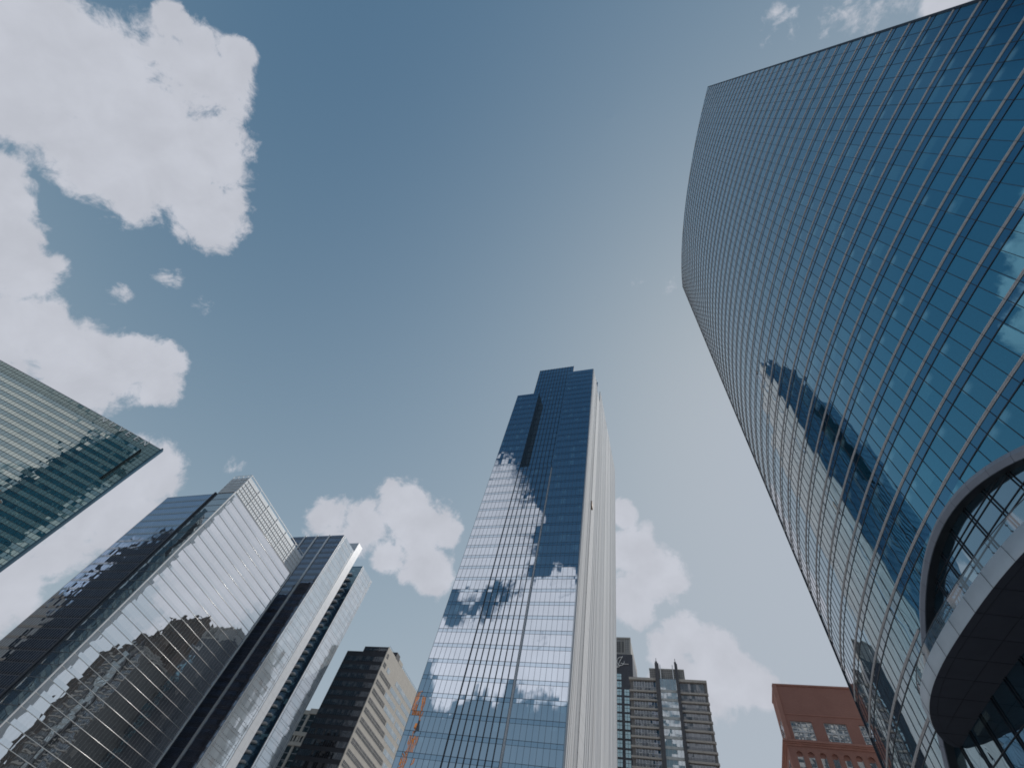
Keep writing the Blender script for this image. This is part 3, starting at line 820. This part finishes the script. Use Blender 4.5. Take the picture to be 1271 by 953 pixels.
# ------------------------------------------------------------------ green glass building with the roof sign
GT = Vector((-233.6, 86.7)); GD = Vector((-57.5, -60.4)).normalized(); GN = Vector((-GD[1], GD[0]))
if GN[0] < 0: GN = -GN
def gp(s, off=0.0):
    b = 2.4 * s * (83.4 - s) / 83.4 ** 2
    p = GT + GD * s + GN * (b + off)
    return (p[0], p[1])
def green_building():
    t = thing('green_building', 'curved green glass building with a raised white sign along its parapet', 'office building', (-280, 50, 0))
    kw = dict(cell=(1.5, 3.8), off=(0, 143.0), tilt=0.010, wob=0.010, wscale=0.3, blind=.05, blind_col=(.2, .3, .28), vary=.35)
    gl = glass('green_glass', (0.008, 0.05, 0.065), (0.60, 0.75, 0.76), 0.45, spandrel=.5, sp_base=(0.27, 0.33, 0.29), sp_tint=(0.80, 0.85, 0.77), sp_r0=.55, **kw)
    pg = glass('pale_green_glass', (0.11, 0.15, 0.14), (0.62, 0.74, 0.70), 0.36, **kw)
    def strip(mb, s0, s1, z0, z1, off):
        k = max(1, int((s1 - s0) / 3))
        for i in range(k):
            a, b = s0 + (s1 - s0) * i / k, s0 + (s1 - s0) * (i + 1) / k
            mb.face([(*gp(a, off), z0), (*gp(b, off), z0), (*gp(b, off), z1), (*gp(a, off), z1)], [(a, z0), (b, z0), (b, z1), (a, z1)], smooth=True)
    L = 125
    mb = MB(); strip(mb, 6.6, L, 0, 143, 0); strip(mb, 0, 6.6, 0, 121.5, 0)
    front = mb.build('curved_front', gl, t)
    mb = MB(); strip(mb, 0, L, 143, 149, -1.6)
    par = mb.build('parapet', pg, t)
    mb = MB(); strip(mb, 0, 6.7, 121, 149, -1.62)
    pier = mb.build('end_pier', pg, t)
    # step faces
    mb = MB()
    mb.face([(*gp(6.6, 0), 121.5), (*gp(6.6, -1.7), 121.5), (*gp(6.6, -1.7), 143), (*gp(6.6, 0), 143)])
    k = 40
    for i in range(k):
        a, b = L * i / k, L * (i + 1) / k
        zz = 143.0 if b > 6.6 else 121.5
        mb.face([(*gp(a, 0), zz), (*gp(b, 0), zz), (*gp(b, -1.7), zz), (*gp(a, -1.7), zz)])
    mb.build('setback_ledge', M['dark_paint'], t)
    def lines(mb, s0, s1, z0, z1, off, w=.04, d=.07):
        s = s0
        while s <= s1 + .01:
            mb.prism([gp(s - w, off - .03), gp(s + w, off - .03), gp(s + w, off + d), gp(s - w, off + d)], z0, z1); s += 1.5
        z = 143.0 + 3.8
        n = 0
        while z > z0:
            if z < z1 + .05:
                kk = max(1, int((s1 - s0) / 3))
                for i in range(kk):
                    a, b = s0 + (s1 - s0) * i / kk, s0 + (s1 - s0) * (i + 1) / kk
                    h = .085 if n % 2 == 0 else .045
                    P = [(off - .03, -h), (off + d * .7, -h), (off + d * .7, h), (off - .03, h)]
                    for j in range(3):
                        mb.face([(*gp(a, P[j][0]), z + P[j][1]), (*gp(b, P[j][0]), z + P[j][1]), (*gp(b, P[j + 1][0]), z + P[j + 1][1]), (*gp(a, P[j + 1][0]), z + P[j + 1][1])])
            z -= 1.9; n += 1
    mm = solid('green_mullion', (0.06, 0.075, 0.08), .45, .3)
    mb = MB(); lines(mb, 6.6, L, 20, 143, 0); lines(mb, 0, 6.0, 20, 121.5, 0); mb.build('mullion', mm, front)
    mb = MB(); lines(mb, 6.7, L, 143, 149, -1.6); mb.build('mullion', mm, par)
    mb = MB(); lines(mb, 0, 6.0, 121.5, 149, -1.62); mb.build('mullion', mm, pier)
    # rim at the top, the blue end column and the back of the wedge
    mb = MB()
    for i in range(k):
        a, b = L * i / k, L * (i + 1) / k
        mb.face([(*gp(a, -1.5), 149.02), (*gp(b, -1.5), 149.02), (*gp(b, -2.2), 149.02), (*gp(a, -2.2), 149.02)])
        mb.face([(*gp(a, -1.5), 148.7), (*gp(b, -1.5), 148.7), (*gp(b, -1.5), 149.02), (*gp(a, -1.5), 149.02)])
    mb.build('coping', M['pale_metal'], t)
    MB().prism([gp(-.05, 0.05), gp(.6, 0.05), gp(.6, -2.3), gp(-.05, -2.3)], 0, 148.9).build('end_column', glass('blue_end_glass', (.01, .035, .055), (.30, .45, .55), .2, cell=(1, 3.8), blind=0), t)
    bk = [gp(0, -2.4), (GT[0] - 8, GT[1] - 1), (GT[0] - 66, GT[1] - 33), gp(L, -2.4)]
    mb = MB()
    for i in range(3):
        a, b = bk[i], bk[i + 1]
        mb.face([(*a, 0), (*b, 0), (*b, 148.5), (*a, 148.5)])
    mb.build('rear_wall', gl, t)
    # sign letters on the parapet, thick and thin strokes with serifs
    def letter(ch):
        H, W = 2.75, 2.55
        T_, t_, sf = .48, .28, .22
        q = []
        def st(x0, y0, x1, y1, w): q.append(((x0, y0), (x1, y1), w))
        if ch == 'N':
            st(.25, 0, .25, H, t_); st(W - .25, 0, W - .25, H, t_); st(.22, H - .05, W - .25, .05, T_)
            for x in (.25, W - .25): st(x - .32, H - .08, x + .3, H - .08, sf)
            st(-.07, .08, .57, .08, sf)
        elif ch == 'U':
            st(.35, H, .35, .75, T_); st(W - .3, H, W - .3, .75, t_)
            pr = (.35, .75)
            for a in range(1, 9):
                an = math.pi + math.pi * a / 8
                nx, ny = W / 2 + .02 + (W / 2 - .32) * math.cos(an), .75 + .66 * math.sin(an)
                st(pr[0], pr[1], nx, ny, .26); pr = (nx, ny)
            for x in (.35, W - .3): st(x - .38, H - .08, x + .34, H - .08, sf)
        elif ch == 'V':
            st(.2, H, W / 2, .05, T_); st(W - .2, H, W / 2 + .05, .05, t_)
            for x in (.22, W - .22): st(x - .34, H - .08, x + .34, H - .08, sf)
        elif ch == 'E':
            st(.42, 0, .42, H, T_)
            for y in (.09, H - .09): st(.1, y, W - .35, y, sf)
            st(.4, H * .53, W - .6, H * .53, sf)
            st(W - .4, 0, W - .4, .45, .15); st(W - .45, H, W - .45, H - .40, .15)
        return q
    wm = solid('sign_white', (0.92, 0.92, 0.92), .4, 0, var=.01)
    for ch, s0 in (('N', 31.2), ('U', 26.6), ('V', 22.0), ('E', 17.85), ('E', 13.5), ('N', 9.7)):
        mb = MB()
        for (x0, y0), (x1, y1), w in letter(ch):
            d = Vector((x1 - x0, y1 - y0)); d.normalize(); nn = Vector((-d[1], d[0])) * w / 2
            c2 = [(x0 + nn[0], y0 + nn[1]), (x0 - nn[0], y0 - nn[1]), (x1 - nn[0], y1 - nn[1]), (x1 + nn[0], y1 + nn[1])]
            fr = [(*gp(s0 - x, -1.15), 146.2 + y) for x, y in c2]
            ba = [(*gp(s0 - x, -1.22), 146.2 + y) for x, y in c2]
            mb.face(fr)
            for i in range(4): mb.face([fr[i], fr[(i + 1) % 4], ba[(i + 1) % 4], ba[i]])
        mb.build('sign_letter', wm, t)
    MB().bar((*gp(8, -1.9), 149), (*gp(8, -1.9), 150.3), .12, 6).build('roof_mast', M['white_metal'], t)
green_building()

# ------------------------------------------------------------------ dark office block with a sunlit side
def office_block():
    t = thing('office_block', 'dark banded office block with a pale sunlit side wall of ribbon windows', 'office building', (-174, 255, 0))
    dk = solid('dark_spandrel', (0.036, 0.036, 0.045), .55, var=.15)
    wn = glass('bronze_glass', (.035, .032, .035), (.40, .38, .40), .30, cell=(1.3, 4.6), off=(-187, 133.8), tilt=.02, wob=.02, wscale=.5, blind=.35, blind_col=(.13, .12, .12), vary=.5)
    MB().box(-187, -160.8, 230, 280, 0, 136.6).build('body', dk, t)
    MB().box(-176.7, -160.85, 230.1, 278, 136.6, 139.6).build('roof_storey', dk, t)
    mb = MB(); mb.box(-176.2, -161.2, 229.98, 231, 137.2, 138.9); mb.build('window_band', wn, t)
    for i in range(28):
        z1 = 133.8 - 4.62 * i
        if z1 < 6: break
        mb = MB(); mb.box(-186.6, -161.2, 229.93, 230.4, z1 - 1.95 - .75, z1)
        b = mb.build('window_band', wn, t)
        mb = MB()
        x = -186.6
        while x < -161:
            mb.box(x - .06, x + .06, 229.85, 230.2, z1 - 2.7, z1); x += 1.3
        mb.build('mullion', M['dark_mullion'], b)
    # sunlit flank
    st = solid('pale_travertine', (0.50, 0.47, 0.43), .75, var=.06, cell=(1.55, 2.3), joint=.05, joint_col=(.33, .31, .29))
    MB().box(-161, -160.6, 229.85, 280, 0, 139.7).build('flank_wall', st, t)
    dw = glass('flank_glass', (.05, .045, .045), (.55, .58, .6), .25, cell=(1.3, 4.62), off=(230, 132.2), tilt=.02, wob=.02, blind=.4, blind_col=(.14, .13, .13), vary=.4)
    pw = glass('flank_glass_pale', (.26, .29, .30), (.75, .8, .82), .55, cell=(2.6, 4.62), off=(230, 132.2), tilt=.02, wob=.02, blind=.3, blind_col=(.5, .5, .48), vary=.15)  # paler copy of the flank glass, with mirrored brightness put into its colour
    rnd = random.Random(5)
    for i in range(27):
        z1 = 136.6 - 4.62 * i
        if z1 < 6: break
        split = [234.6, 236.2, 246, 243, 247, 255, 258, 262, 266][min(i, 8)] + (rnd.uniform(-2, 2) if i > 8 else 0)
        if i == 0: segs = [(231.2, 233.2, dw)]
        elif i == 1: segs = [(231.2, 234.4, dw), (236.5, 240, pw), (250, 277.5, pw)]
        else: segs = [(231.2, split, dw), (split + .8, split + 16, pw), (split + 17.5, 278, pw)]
        for y0, y1, mt in segs:
            if y1 > 279: y1 = 278.5
            if y1 <= y0: continue
            mb = MB(); mb.box(-160.8, -160.56, y0, y1, z1 - 2.35, z1)
            b = mb.build('ribbon_window', mt, t)
            if mt is dw:
                mb = MB(); y = y0
                while y < y1 + .1:
                    mb.box(-160.7, -160.44, y - .10, y + .10, z1 - 2.35, z1); y += 1.3
                mb.box(-160.7, -160.5, y0, y1, z1 - 1.3, z1 - 1.15)
                mb.build('mullion', M['beige_stone'], b)
    MB().box(-168, -160.55, 240, 244.4, 139.5, 142.6).build('plant_room', M['dark_paint'], t)
    MB().box(-166, -160.5, 244.6, 250, 139.5, 141.4).build('parapet', st, t)
    mb = MB()
    for y in range(231, 279, 2): mb.bar((-160.9, y, 139.7), (-160.9, y, 140.7), .06)
    mb.bar((-160.9, 231, 140.7), (-160.9, 279, 140.7), .05); mb.build('roof_rail', M['dark_mullion'], t)
office_block()

def trim_building():
    t = thing('stone_trimmed_building', 'narrow dark glass building with beige stone trim, glimpsed between two towers', 'office building', (-249, 310, 0))
    g_ = glass('teal_glass', (.01, .035, .05), (.45, .6, .68), .3, cell=(1.5, 3.8), tilt=.02, wob=.02, blind=.25, blind_col=(.2, .24, .26), vary=.4)
    MB().box(-262, -236, 300, 320, 0, 134).build('body', g_, t)
    MB().box(-262.4, -249.5, 299.4, 320.4, 133, 135.4).build('cornice', M['beige_stone'], t)
    MB().box(-249.4, -235.6, 299.2, 320.4, 133.4, 136.6).build('cornice', M['beige_stone'], t)
    for x in (-258, -249.0, -239):
        MB().box(x - .9, x + .9, 299.5, 300.3, 0, 133).build('pier', M['beige_stone'], t)
    for z0, z1 in ((120.2, 122.4), (114.6, 116.6)):
        MB().box(-262.3, -243, 299.0, 300.4, z0, z1).build('stone_belt', M['beige_stone'], t)
    for x in (-254, -251.5, -246.6, -244):
        MB().box(x - .5, x + .5, 299.1, 300.3, 116.6, 120.2).build('pier', M['beige_stone'], t)
    mb = MB(); z = 8
    while z < 133:
        mb.box(-261.9, -236.2, 299.8, 300.2, z - .25, z + .25); z += 3.8
    mb.build('floor_line', M['mid_mullion'], t)
trim_building()

# ------------------------------------------------------------------ black tower with a round white emblem
def black_tower():
    t = thing('black_tower', 'black tower with paired blue window columns, a white ring emblem and a grey lattice top', 'skyscraper', (-44, 280, 0))
    bk = solid('black_granite', (0.055, 0.06, 0.078), .4, var=.15, cell=(1.5, 4.0), joint=.04)
    MB().box(-62, -28.2, 265, 300, 0, 161.4).build('body', bk, t)
    gl = glass('sky_blue_glass', (.05, .16, .22), (.55, .75, .85), .45, cell=(1.1, 2.0), tilt=.03, wob=.02, blind=.3, blind_col=(.25, .36, .4), vary=.4)
    def win(x0, x1, z1):
        w = MB().box(x0, x1, 264.9, 265.2, z1 - 3.0, z1).build('window', gl, t)
        f = MB(); xm = (x0 + x1) / 2
        f.box(xm - .06, xm + .06, 264.8, 265, z1 - 3, z1); f.box(x0, x1, 264.82, 265, z1 - 1.3, z1 - 1.18); f.build('window_frame', M['dark_mullion'], w)
    for i in range(24): win(-36.9, -34.5, 150.4 - 3.98 * i)
    for i in range(22): win(-33.0, -30.5, 142.4 - 3.98 * i)
    # lattice top
    lt = solid('grey_lattice', (0.33, 0.33, 0.33), .7, var=.1, cell=(1.1, 1.1), joint=.16, joint_col=(.16, .16, .17))
    MB().box(-60, -29.2, 266, 298, 161.4, 171.4).build('lattice_top', lt, t)
    mb = MB()
    for x in (-43, -38.6, -34.4, -32.6): mb.box(x - .2, x + .2, 265.5, 266.1, 161.4, 171.6)
    mb.box(-60, -29.2, 265.6, 266.05, 171.0, 171.9); mb.box(-60, -29.2, 265.6, 266.05, 161.5, 162.3)
    mb.box(-29.9, -29.0, 265.5, 267, 161.4, 171.8)
    mb.build('lattice_frame', M['concrete'], t)
    MB().box(-39, -32.6, 265.85, 266.1, 163.2, 169.2).build('louvre_panel', solid('louvre_dark', (.10, .10, .105), .7, cell=(1.2, 1.2), joint=.2, joint_col=(.22, .22, .22)), t)
    # emblem: an open ring, a slanted stroke and a trailing swoosh
    wh = solid('emblem_white', (.8, .8, .8), .5, var=.02)
    mb = MB()
    cx, cz = -34.7, 157.2
    def curve(pts, w0, w1):
        n = len(pts) - 1
        for i in range(n):
            w = w0 + (w1 - w0) * i / n
            mb.bar((pts[i][0], 264.7, pts[i][1]), (pts[i + 1][0], 264.7, pts[i + 1][1]), w, 6, .16)
    curve([(cx + 2.0 * math.cos(a) * 1.0 + .15 * math.sin(a), cz + 2.4 * math.sin(a)) for a in [R(60 + 300 * i / 30) for i in range(31)]], .2, .3)
    curve([(cx + 1.1, cz + 3.0), (cx - .2, cz + .6), (cx - 1.6, cz - 2.4), (cx - 2.2, cz - 3.4), (cx - 1.2, cz - 3.2), (cx - .2, cz - 2.0)], .2, .3)
    curve([(cx + .1, cz - 1.0), (cx + 1.6, cz - 1.5), (cx + 4.3, cz - 1.45)], .34, .08)
    mb.build('emblem', wh, t)
black_tower()

# ------------------------------------------------------------------ grey apartment tower
def apartment_tower():
    t = thing('apartment_tower', 'grey apartment tower with a bright central glass bay between two dark pilasters', 'apartment building', (-10, 255, 0))
    gy = solid('grey_cladding', (0.17, 0.165, 0.165), .7, var=.1)
    bg = solid('floor_band_stone', (0.42, 0.39, 0.36), .75, var=.06)
    dkm = solid('pilaster_dark', (0.085, 0.085, 0.095), .5, .2, var=.1)
    MB().box(-27, 7.8, 240, 268, 0, 134.0).build('body', gy, t)
    wg = glass('flat_window_glass', (.035, .04, .055), (.5, .56, .64), .26, cell=(1.35, 3.83), off=(-25.6, 130.5), tilt=.03, wob=.02, blind=.45, blind_col=(.34, .34, .33), vary=.5)
    wr = glass('balcony_glass', (.19, .19, .195), (.5, .53, .56), .22, cell=(1.2, 3.83), off=(-4, 130.5), tilt=.03, wob=.02, blind=.5, blind_col=(.24, .24, .24), vary=.3)
    i = 0; z1 = 133.4
    while z1 > 8:
        h = 4.4 if i == 0 else 2.95
        for x0, x1, mt in ((-25.4, -15.0, wg), (-4.0, 6.6, wr)):
            w = MB().box(x0, x1, 239.9, 240.2, z1 - h, z1).build('window_strip', mt, t)
            f = MB(); k = 8 if mt is wg else 9
            for j in range(k + 1):
                x = x0 + (x1 - x0) * j / k
                f.box(x - .05, x + .05, 239.74, 240.05, z1 - h, z1)
            if mt is wg:
                f.box(x0, x1, 239.78, 240.02, z1 - h * .62, z1 - h * .62 + .08)
            f.build('window_frame', M['white_metal'] if mt is wg else M['mid_mullion'], w)
            rr = MB()
            rr.box(x0, x1, 239.3, 239.36, z1 - h + .95, z1 - h + 1.05)
            x = x0
            while x < x1:
                rr.box(x - .03, x + .03, 239.32, 239.35, z1 - h, z1 - h + 1.0); x += .4
            rr.build('railing', M['dark_mullion'], w)
        zb = z1 - h
        for x0, x1 in ((-27.4, -14.7), (-4.2, 8.1)):
            MB().box(x0, x1, 239.15, 240.3, zb - .75, zb).build('floor_band', bg, t)
        z1 = zb - .9; i += 1
    for x0, x1 in ((-27.5, -14.8), (-4.2, 8.2)):
        MB().box(x0, x1, 239.0, 262, 133.6, 134.7).build('parapet', bg, t)
    for x0, x1, sx in ((-14.75, -12.95, -14.0), (-5.5, -4.15, -5.0)):
        p = MB().box(x0, x1, 238.3, 241, 0, 141.6).build('pilaster', dkm, t)
        sp = MB().box(sx - .5, sx + .5, 238.6, 239.6, 141.6, 142.6); sp.bar((sx, 239.1, 142.6), (sx, 239.1, 144.4), .14, 6); sp.build('finial', dkm, p)
    for x in (-12.3, -6.5):
        MB().box(x - .2, x + .2, 238.9, 239.4, 134.5, 141.2).build('flagpole', M['white_metal'], t)
    cg = glass('pale_bay_glass', (.40, .44, .45), (.85, .9, .92), .40, cell=(2.4, 3.83), off=(-12.9, 130.5), tilt=.02, wob=.02, blind=.2, blind_col=(.55, .56, .56), vary=.1)
    bay = MB().box(-12.95, -5.5, 238.9, 241, 0, 134.4).build('glass_bay', cg, t)
    f = MB(); z = 128.9
    while z > 4:
        f.box(-12.95, -5.5, 238.72, 239.0, z - .55, z + .55); z -= 3.83
    f.build('spandrel', solid('bay_spandrel', (.42, .44, .44), .6), bay)
    f = MB()
    for x in (-11.8, -10.0, -8.3, -6.6): f.box(x - .05, x + .05, 238.66, 239.0, 0, 134.4)
    f.build('mullion', M['pale_metal'], bay)
    lt = solid('penthouse_lattice', (0.36, 0.35, 0.34), .7, var=.08, cell=(.9, .9), joint=.18, joint_col=(.14, .14, .15))
    MB().box(-17.7, -1.4, 241.5, 262, 134, 140.4).build('penthouse', lt, t)
    MB().box(-17.8, -1.3, 241.4, 262.2, 140.0, 140.7).build('cornice', M['concrete'], t)
apartment_tower()

# ------------------------------------------------------------------ red-brick building
def brick_building():
    t = thing('brick_building', 'red brick building with two square gridded windows above a row of arched windows', 'brick building', (33, 120, 0))
    br, nt, out = new_mat('red_brick'); g = G(nt)
    uv = g.n('ShaderNodeUVMap', uv_map='UVMap').outputs[0]
    bt = g.n('ShaderNodeTexBrick'); g.link(uv, bt.inputs['Vector'])
    bt.inputs['Scale'].default_value = 1.0; bt.inputs['Brick Width'].default_value = .24; bt.inputs['Row Height'].default_value = .08; bt.inputs['Mortar Size'].default_value = .008
    bt.inputs['Color1'].default_value = (.47, .225, .18, 1); bt.inputs['Color2'].default_value = (.41, .19, .15, 1); bt.inputs['Mortar'].default_value = (.40, .23, .19, 1)
    ns = g.n('ShaderNodeTexNoise'); ns.inputs['Scale'].default_value = .35; ns.inputs['Detail'].default_value = 5
    geo = g.n('ShaderNodeNewGeometry'); g.link(geo.outputs['Position'], ns.inputs['Vector'])
    c = g.mix(g.m('MULTIPLY', g.ss(ns.outputs['Fac'], .35, .7), .35), bt.outputs['Color'], (.34, .155, .125))
    b = g.n('ShaderNodeBsdfPrincipled'); g.link(c, b.inputs['Base Color']); b.inputs['Roughness'].default_value = .85
    g.link(b.outputs[0], out.inputs['Surface'])
    tr = solid('terracotta_trim', (.50, .25, .20), .75, var=.08)
    x0, x1 = 17.0, 52.0
    # upper storey with openings cut round the square windows
    wins = [(18.25, 22.0), (24.05, 27.85), (30.0, 33.8), (36, 39.8), (42, 45.8)]
    mb = MB()
    xs = [x0] + [v for w in wins for v in w] + [x1]
    for i in range(0, len(xs), 2): mb.face([(xs[i], 112, 53.4), (xs[i+1], 112, 53.4), (xs[i+1], 112, 63.8), (xs[i], 112, 63.8)])
    for a, b_ in wins:
        mb.face([(a, 112, 57.1), (b_, 112, 57.1), (b_, 112, 63.8), (a, 112, 63.8)]); mb.face([(a, 112, 53.4), (b_, 112, 53.4), (b_, 112, 53.6), (a, 112, 53.6)])
        mb.face([(a, 112, 57.1), (b_, 112, 57.1), (b_, 112.5, 57.1), (a, 112.5, 57.1)]); mb.face([(a, 112, 53.6), (a, 112.5, 53.6), (a, 112.5, 57.1), (a, 112, 57.1)])
        mb.face([(b_, 112, 53.6), (b_, 112.5, 53.6), (b_, 112.5, 57.1), (b_, 112, 57.1)])
    mb.face([(x0, 118.8, 53.4), (x0, 112, 53.4), (x0, 112, 63.8), (x0, 118.8, 63.8)])
    mb.face([(x0, 112, 63.8), (x1, 112, 63.8), (x1, 118.8, 63.8), (x0, 118.8, 63.8)])
    mb.face([(x1, 118.8, 53.4), (x0, 118.8, 53.4), (x0, 118.8, 63.8), (x1, 118.8, 63.8)])
    up_ = mb.build('upper_wall', br, t)
    mb = MB()
    for k in range(3): mb.box(x0 - .02, x0 + .6, 114 + k * 1.5, 114.9 + k * 1.5, 55.4, 58.6)
    gw = glass('window_sky_glass', (.20, .24, .28), (.9, .93, .96), .5, cell=(.95, .88), off=(18.25, 53.6), tilt=.05, wob=.05, wscale=.7, blind=.5, blind_col=(.8, .8, .78), vary=.5)  # white blind colour stands in for bright cloud mirrored in these panes
    mb.build('side_window', gw, t)
    MB().box(x0 - .06, x1, 111.9, 112.05, 58.2, 58.36).build('string_course', tr, t)
    MB().box(x0 - .12, x1, 111.8, 119, 63.7, 64.0).build('coping', tr, t)
    MB().prism([(x0 - .25, 111.8), (x0 + .55, 111.75), (x0 + .55, 112.3), (x0 - .25, 112.6)], 53.6, 63.7).build('corner_pier', tr, t)
    for a, b_ in wins:
        w = MB().box(a, b_, 112.35, 112.5, 53.6, 57.1).build('window', gw, t)
        f = MB()
        for i in range(5):
            x = a + (b_ - a) * i / 4; r = .10 if i in (0, 2, 4) else .035
            f.box(x - r, x + r, 112.2, 112.36, 53.6, 57.1)
        for i in range(5):
            z = 53.6 + 3.5 * i / 4; r = .13 if i == 2 else (.08 if i in (0, 4) else .03)
            f.box(a, b_, 112.22, 112.355, z - r, z + r)
        f.build('window_frame', M['white_metal'], w)
    # cornice
    c_ = MB()
    for k, (z0, z1, d) in enumerate(((52.55, 52.85, .22), (52.85, 53.1, .42), (53.1, 53.3, .65), (53.3, 53.52, .5))):
        c_.box(x0 - d - .5, x1, 112 - d - .3, 131, z0, z1 - .003)
    c_.build('cornice', tr, t)
    # lower wall with arched windows
    y = 111.65; lx0 = 16.5
    mb = MB()
    centres = [18.2 + 1.93 * i for i in range(17)]
    hw_, zs, zt, zb2 = .52, 51.25, 51.78, 46.6
    x = lx0
    for cx in centres:
        mb.face([(x, y, 20), (cx - hw_, y, 20), (cx - hw_, y, 52.6), (x, y, 52.6)])
        n = 8
        for i in range(n):
            a0, a1 = math.pi * i / n, math.pi * (i + 1) / n
            p0 = (cx - hw_ * math.cos(a0), zs + hw_ * math.sin(a0)); p1 = (cx - hw_ * math.cos(a1), zs + hw_ * math.sin(a1))
            mb.face([(p0[0], y, p0[1]), (p1[0], y, p1[1]), (p1[0], y, 52.6), (p0[0], y, 52.6)])
            mb.face([(p0[0], y, p0[1]), (p1[0], y, p1[1]), (p1[0], y + .6, p1[1]), (p0[0], y + .6, p0[1])])
        mb.face([(cx - hw_, y, 20), (cx + hw_, y, 20), (cx + hw_, y, zb2), (cx - hw_, y, zb2)])
        for sx in (-hw_, hw_): mb.face([(cx + sx, y, zb2), (cx + sx, y + .6, zb2), (cx + sx, y + .6, zs), (cx + sx, y, zs)])
        x = cx + hw_
    mb.face([(x, y, 20), (x1, y, 20), (x1, y, 52.6), (x, y, 52.6)])
    mb.face([(lx0, 130.5, 0), (lx0, y, 0), (lx0, y, 52.6), (lx0, 130.5, 52.6)])
    mb.box(lx0 + .05, x1, y + .65, 130.5, 0, 46)
    mb.build('arcade_wall', br, t)
    gd = glass('arcade_glass', (.16, .175, .19), (.8, .85, .9), .45, cell=(1.93, 1.6), off=(17.3, 46.9), tilt=.05, wob=.04, blind=.6, blind_col=(.75, .76, .74), vary=.6)
    for cx in centres:
        w = MB().box(cx - hw_, cx + hw_, y + .42, y + .5, zb2, 51.0).build('arched_window', gd, t)
        f = MB(); f.box(cx - hw_, cx + hw_, y + .3, y + .41, 49.3, 49.42); f.box(cx - hw_, cx - hw_ + .07, y + .3, y + .42, zb2, 51.2); f.box(cx + hw_ - .07, cx + hw_, y + .3, y + .42, zb2, 51.2)
        f.build('window_frame', M['white_metal'], w)
        ls = MB()
        pts = [(cx - hw_ * math.cos(math.pi * i / 8), zs + hw_ * math.sin(math.pi * i / 8)) for i in range(9)]
        ls.face([(px, y + .4, pz - .0) for px, pz in pts] + [(cx + hw_, y + .4, 51.0), (cx - hw_, y + .4, 51.0)])
        ls.build('tympanum', tr, w)
    for k in range(7):
        MB().box(lx0 - .03, lx0 + .1, 114 + k * 2.2, 115.1 + k * 2.2, 46, 51.3).build('side_window', gd, t)
brick_building()

# ------------------------------------------------------------------ what the glass mirrors: towers beyond the frame
def plain_tower(name, label, blocks, mat, win, step=3.9):
    t = thing(name, label, 'skyscraper', ((blocks[0][0] + blocks[0][1]) / 2, (blocks[0][2] + blocks[0][3]) / 2, 0))
    for x0, x1, y0, y1, h in blocks:
        b = MB().box(x0, x1, y0, y1, 0, h).build('tower_block', mat, t)
        w = MB(); z = h - 4.5
        while z > 10:
            w.box(x0 - .12, x1 + .12, y0 - .12, y1 + .12, z - 1.7, z); z -= step
        w.build('window_strip', win, b)
        p = MB(); 
        n = int((x1 - x0) / 3)
        for i in range(n + 1):
            x = x0 + (x1 - x0) * i / n
            p.box(x - .35, x + .35, y0 - .4, y1 + .4, 0, h - 1)
        n = int((y1 - y0) / 3)
        for i in range(n + 1):
            y = y0 + (y1 - y0) * i / n
            p.box(x0 - .4, x0 + .4, y - .35, y + .35, 0, h - 1)
            p.box(x1 - .4, x1 + .4, y - .35, y + .35, 0, h - 1)
        p.build('pier', mat, b)
brown = solid('brown_stone', (0.11, 0.085, 0.075), .8, var=.15)
bwin = solid('dark_window', (0.055, 0.05, 0.05), .5)
plain_tower('stepped_brown_tower', 'stepped dark brown tower, seen only mirrored low in the side of the silver tower',
            [(172, 205, 353, 372, 205), (166, 205, 372, 391, 227), (152, 205, 391, 405, 263), (143, 205, 405, 452, 250)], brown, bwin)
plain_tower('giant_dark_tower', 'very tall dark tower, seen only mirrored in the dark ribbed front of the silver tower',
            [(-650, -560, -165, -98, 308), (-640, -560, -220, -112, 342)], solid('charcoal_metal', (.02, .021, .026), .5), bwin)
plain_tower('beige_tower', 'beige stone tower, seen only mirrored low in the dark ribbed tower front',
            [(-690, -640, -95, -60, 205), (-680, -652, -97, -70, 232)], solid('warm_stone', (.50, .44, .38), .8, var=.1), bwin)

bg_ = glass('mirrored_blue_glass', (.012, .07, .12), (.25, .5, .65), .22, cell=(3, 3.9), blind=.05, vary=.4)
plain_tower('blue_glass_tower', 'very tall blue glass tower, seen only mirrored beside the edge of the green building',
            [(-97, -40, -372, -330, 385)], bg_, bg_)

def tower_crane():
    t = thing('tower_crane', 'orange lattice tower crane, seen only mirrored in the lowest panes of the central tower', 'crane', (-184, -107, 0))
    org = solid('crane_orange', (0.62, 0.22, 0.05), .5)
    def lattice(p, q, w, n, mb):
        p, q = Vector(p), Vector(q); d = (q - p).normalized()
        a = d.cross(Vector((0, 1, .2))).normalized(); b = d.cross(a)
        cs = [a * w + b * w, a * w - b * w, -a * w - b * w, -a * w + b * w]
        for c in cs: mb.bar(p + c, q + c, .22)
        for i in range(n):
            u, v = p + (q - p) * (i / n), p + (q - p) * ((i + 1) / n)
            for k in range(4): mb.bar(u + cs[k], v + cs[(k + 1) % 4], .14)
    mb = MB(); lattice((-184, -107, 0), (-184, -107, 144), 1.1, 48, mb); mb.build('mast', org, t)
    mb = MB(); lattice((-184, -107, 145), (-181, -104, 160), 1.0, 7, mb); lattice((-184, -107, 146), (-190, -110, 170), .8, 10, mb); mb.build('jib', org, t)
    MB().box(-187, -181, -108.5, -105.5, 144, 147).build('slewing_deck', org, t)
    MB().box(-181, -178.4, -105.5, -103.5, 141, 144.5).build('cab', M['dark_paint'], t)
tower_crane()
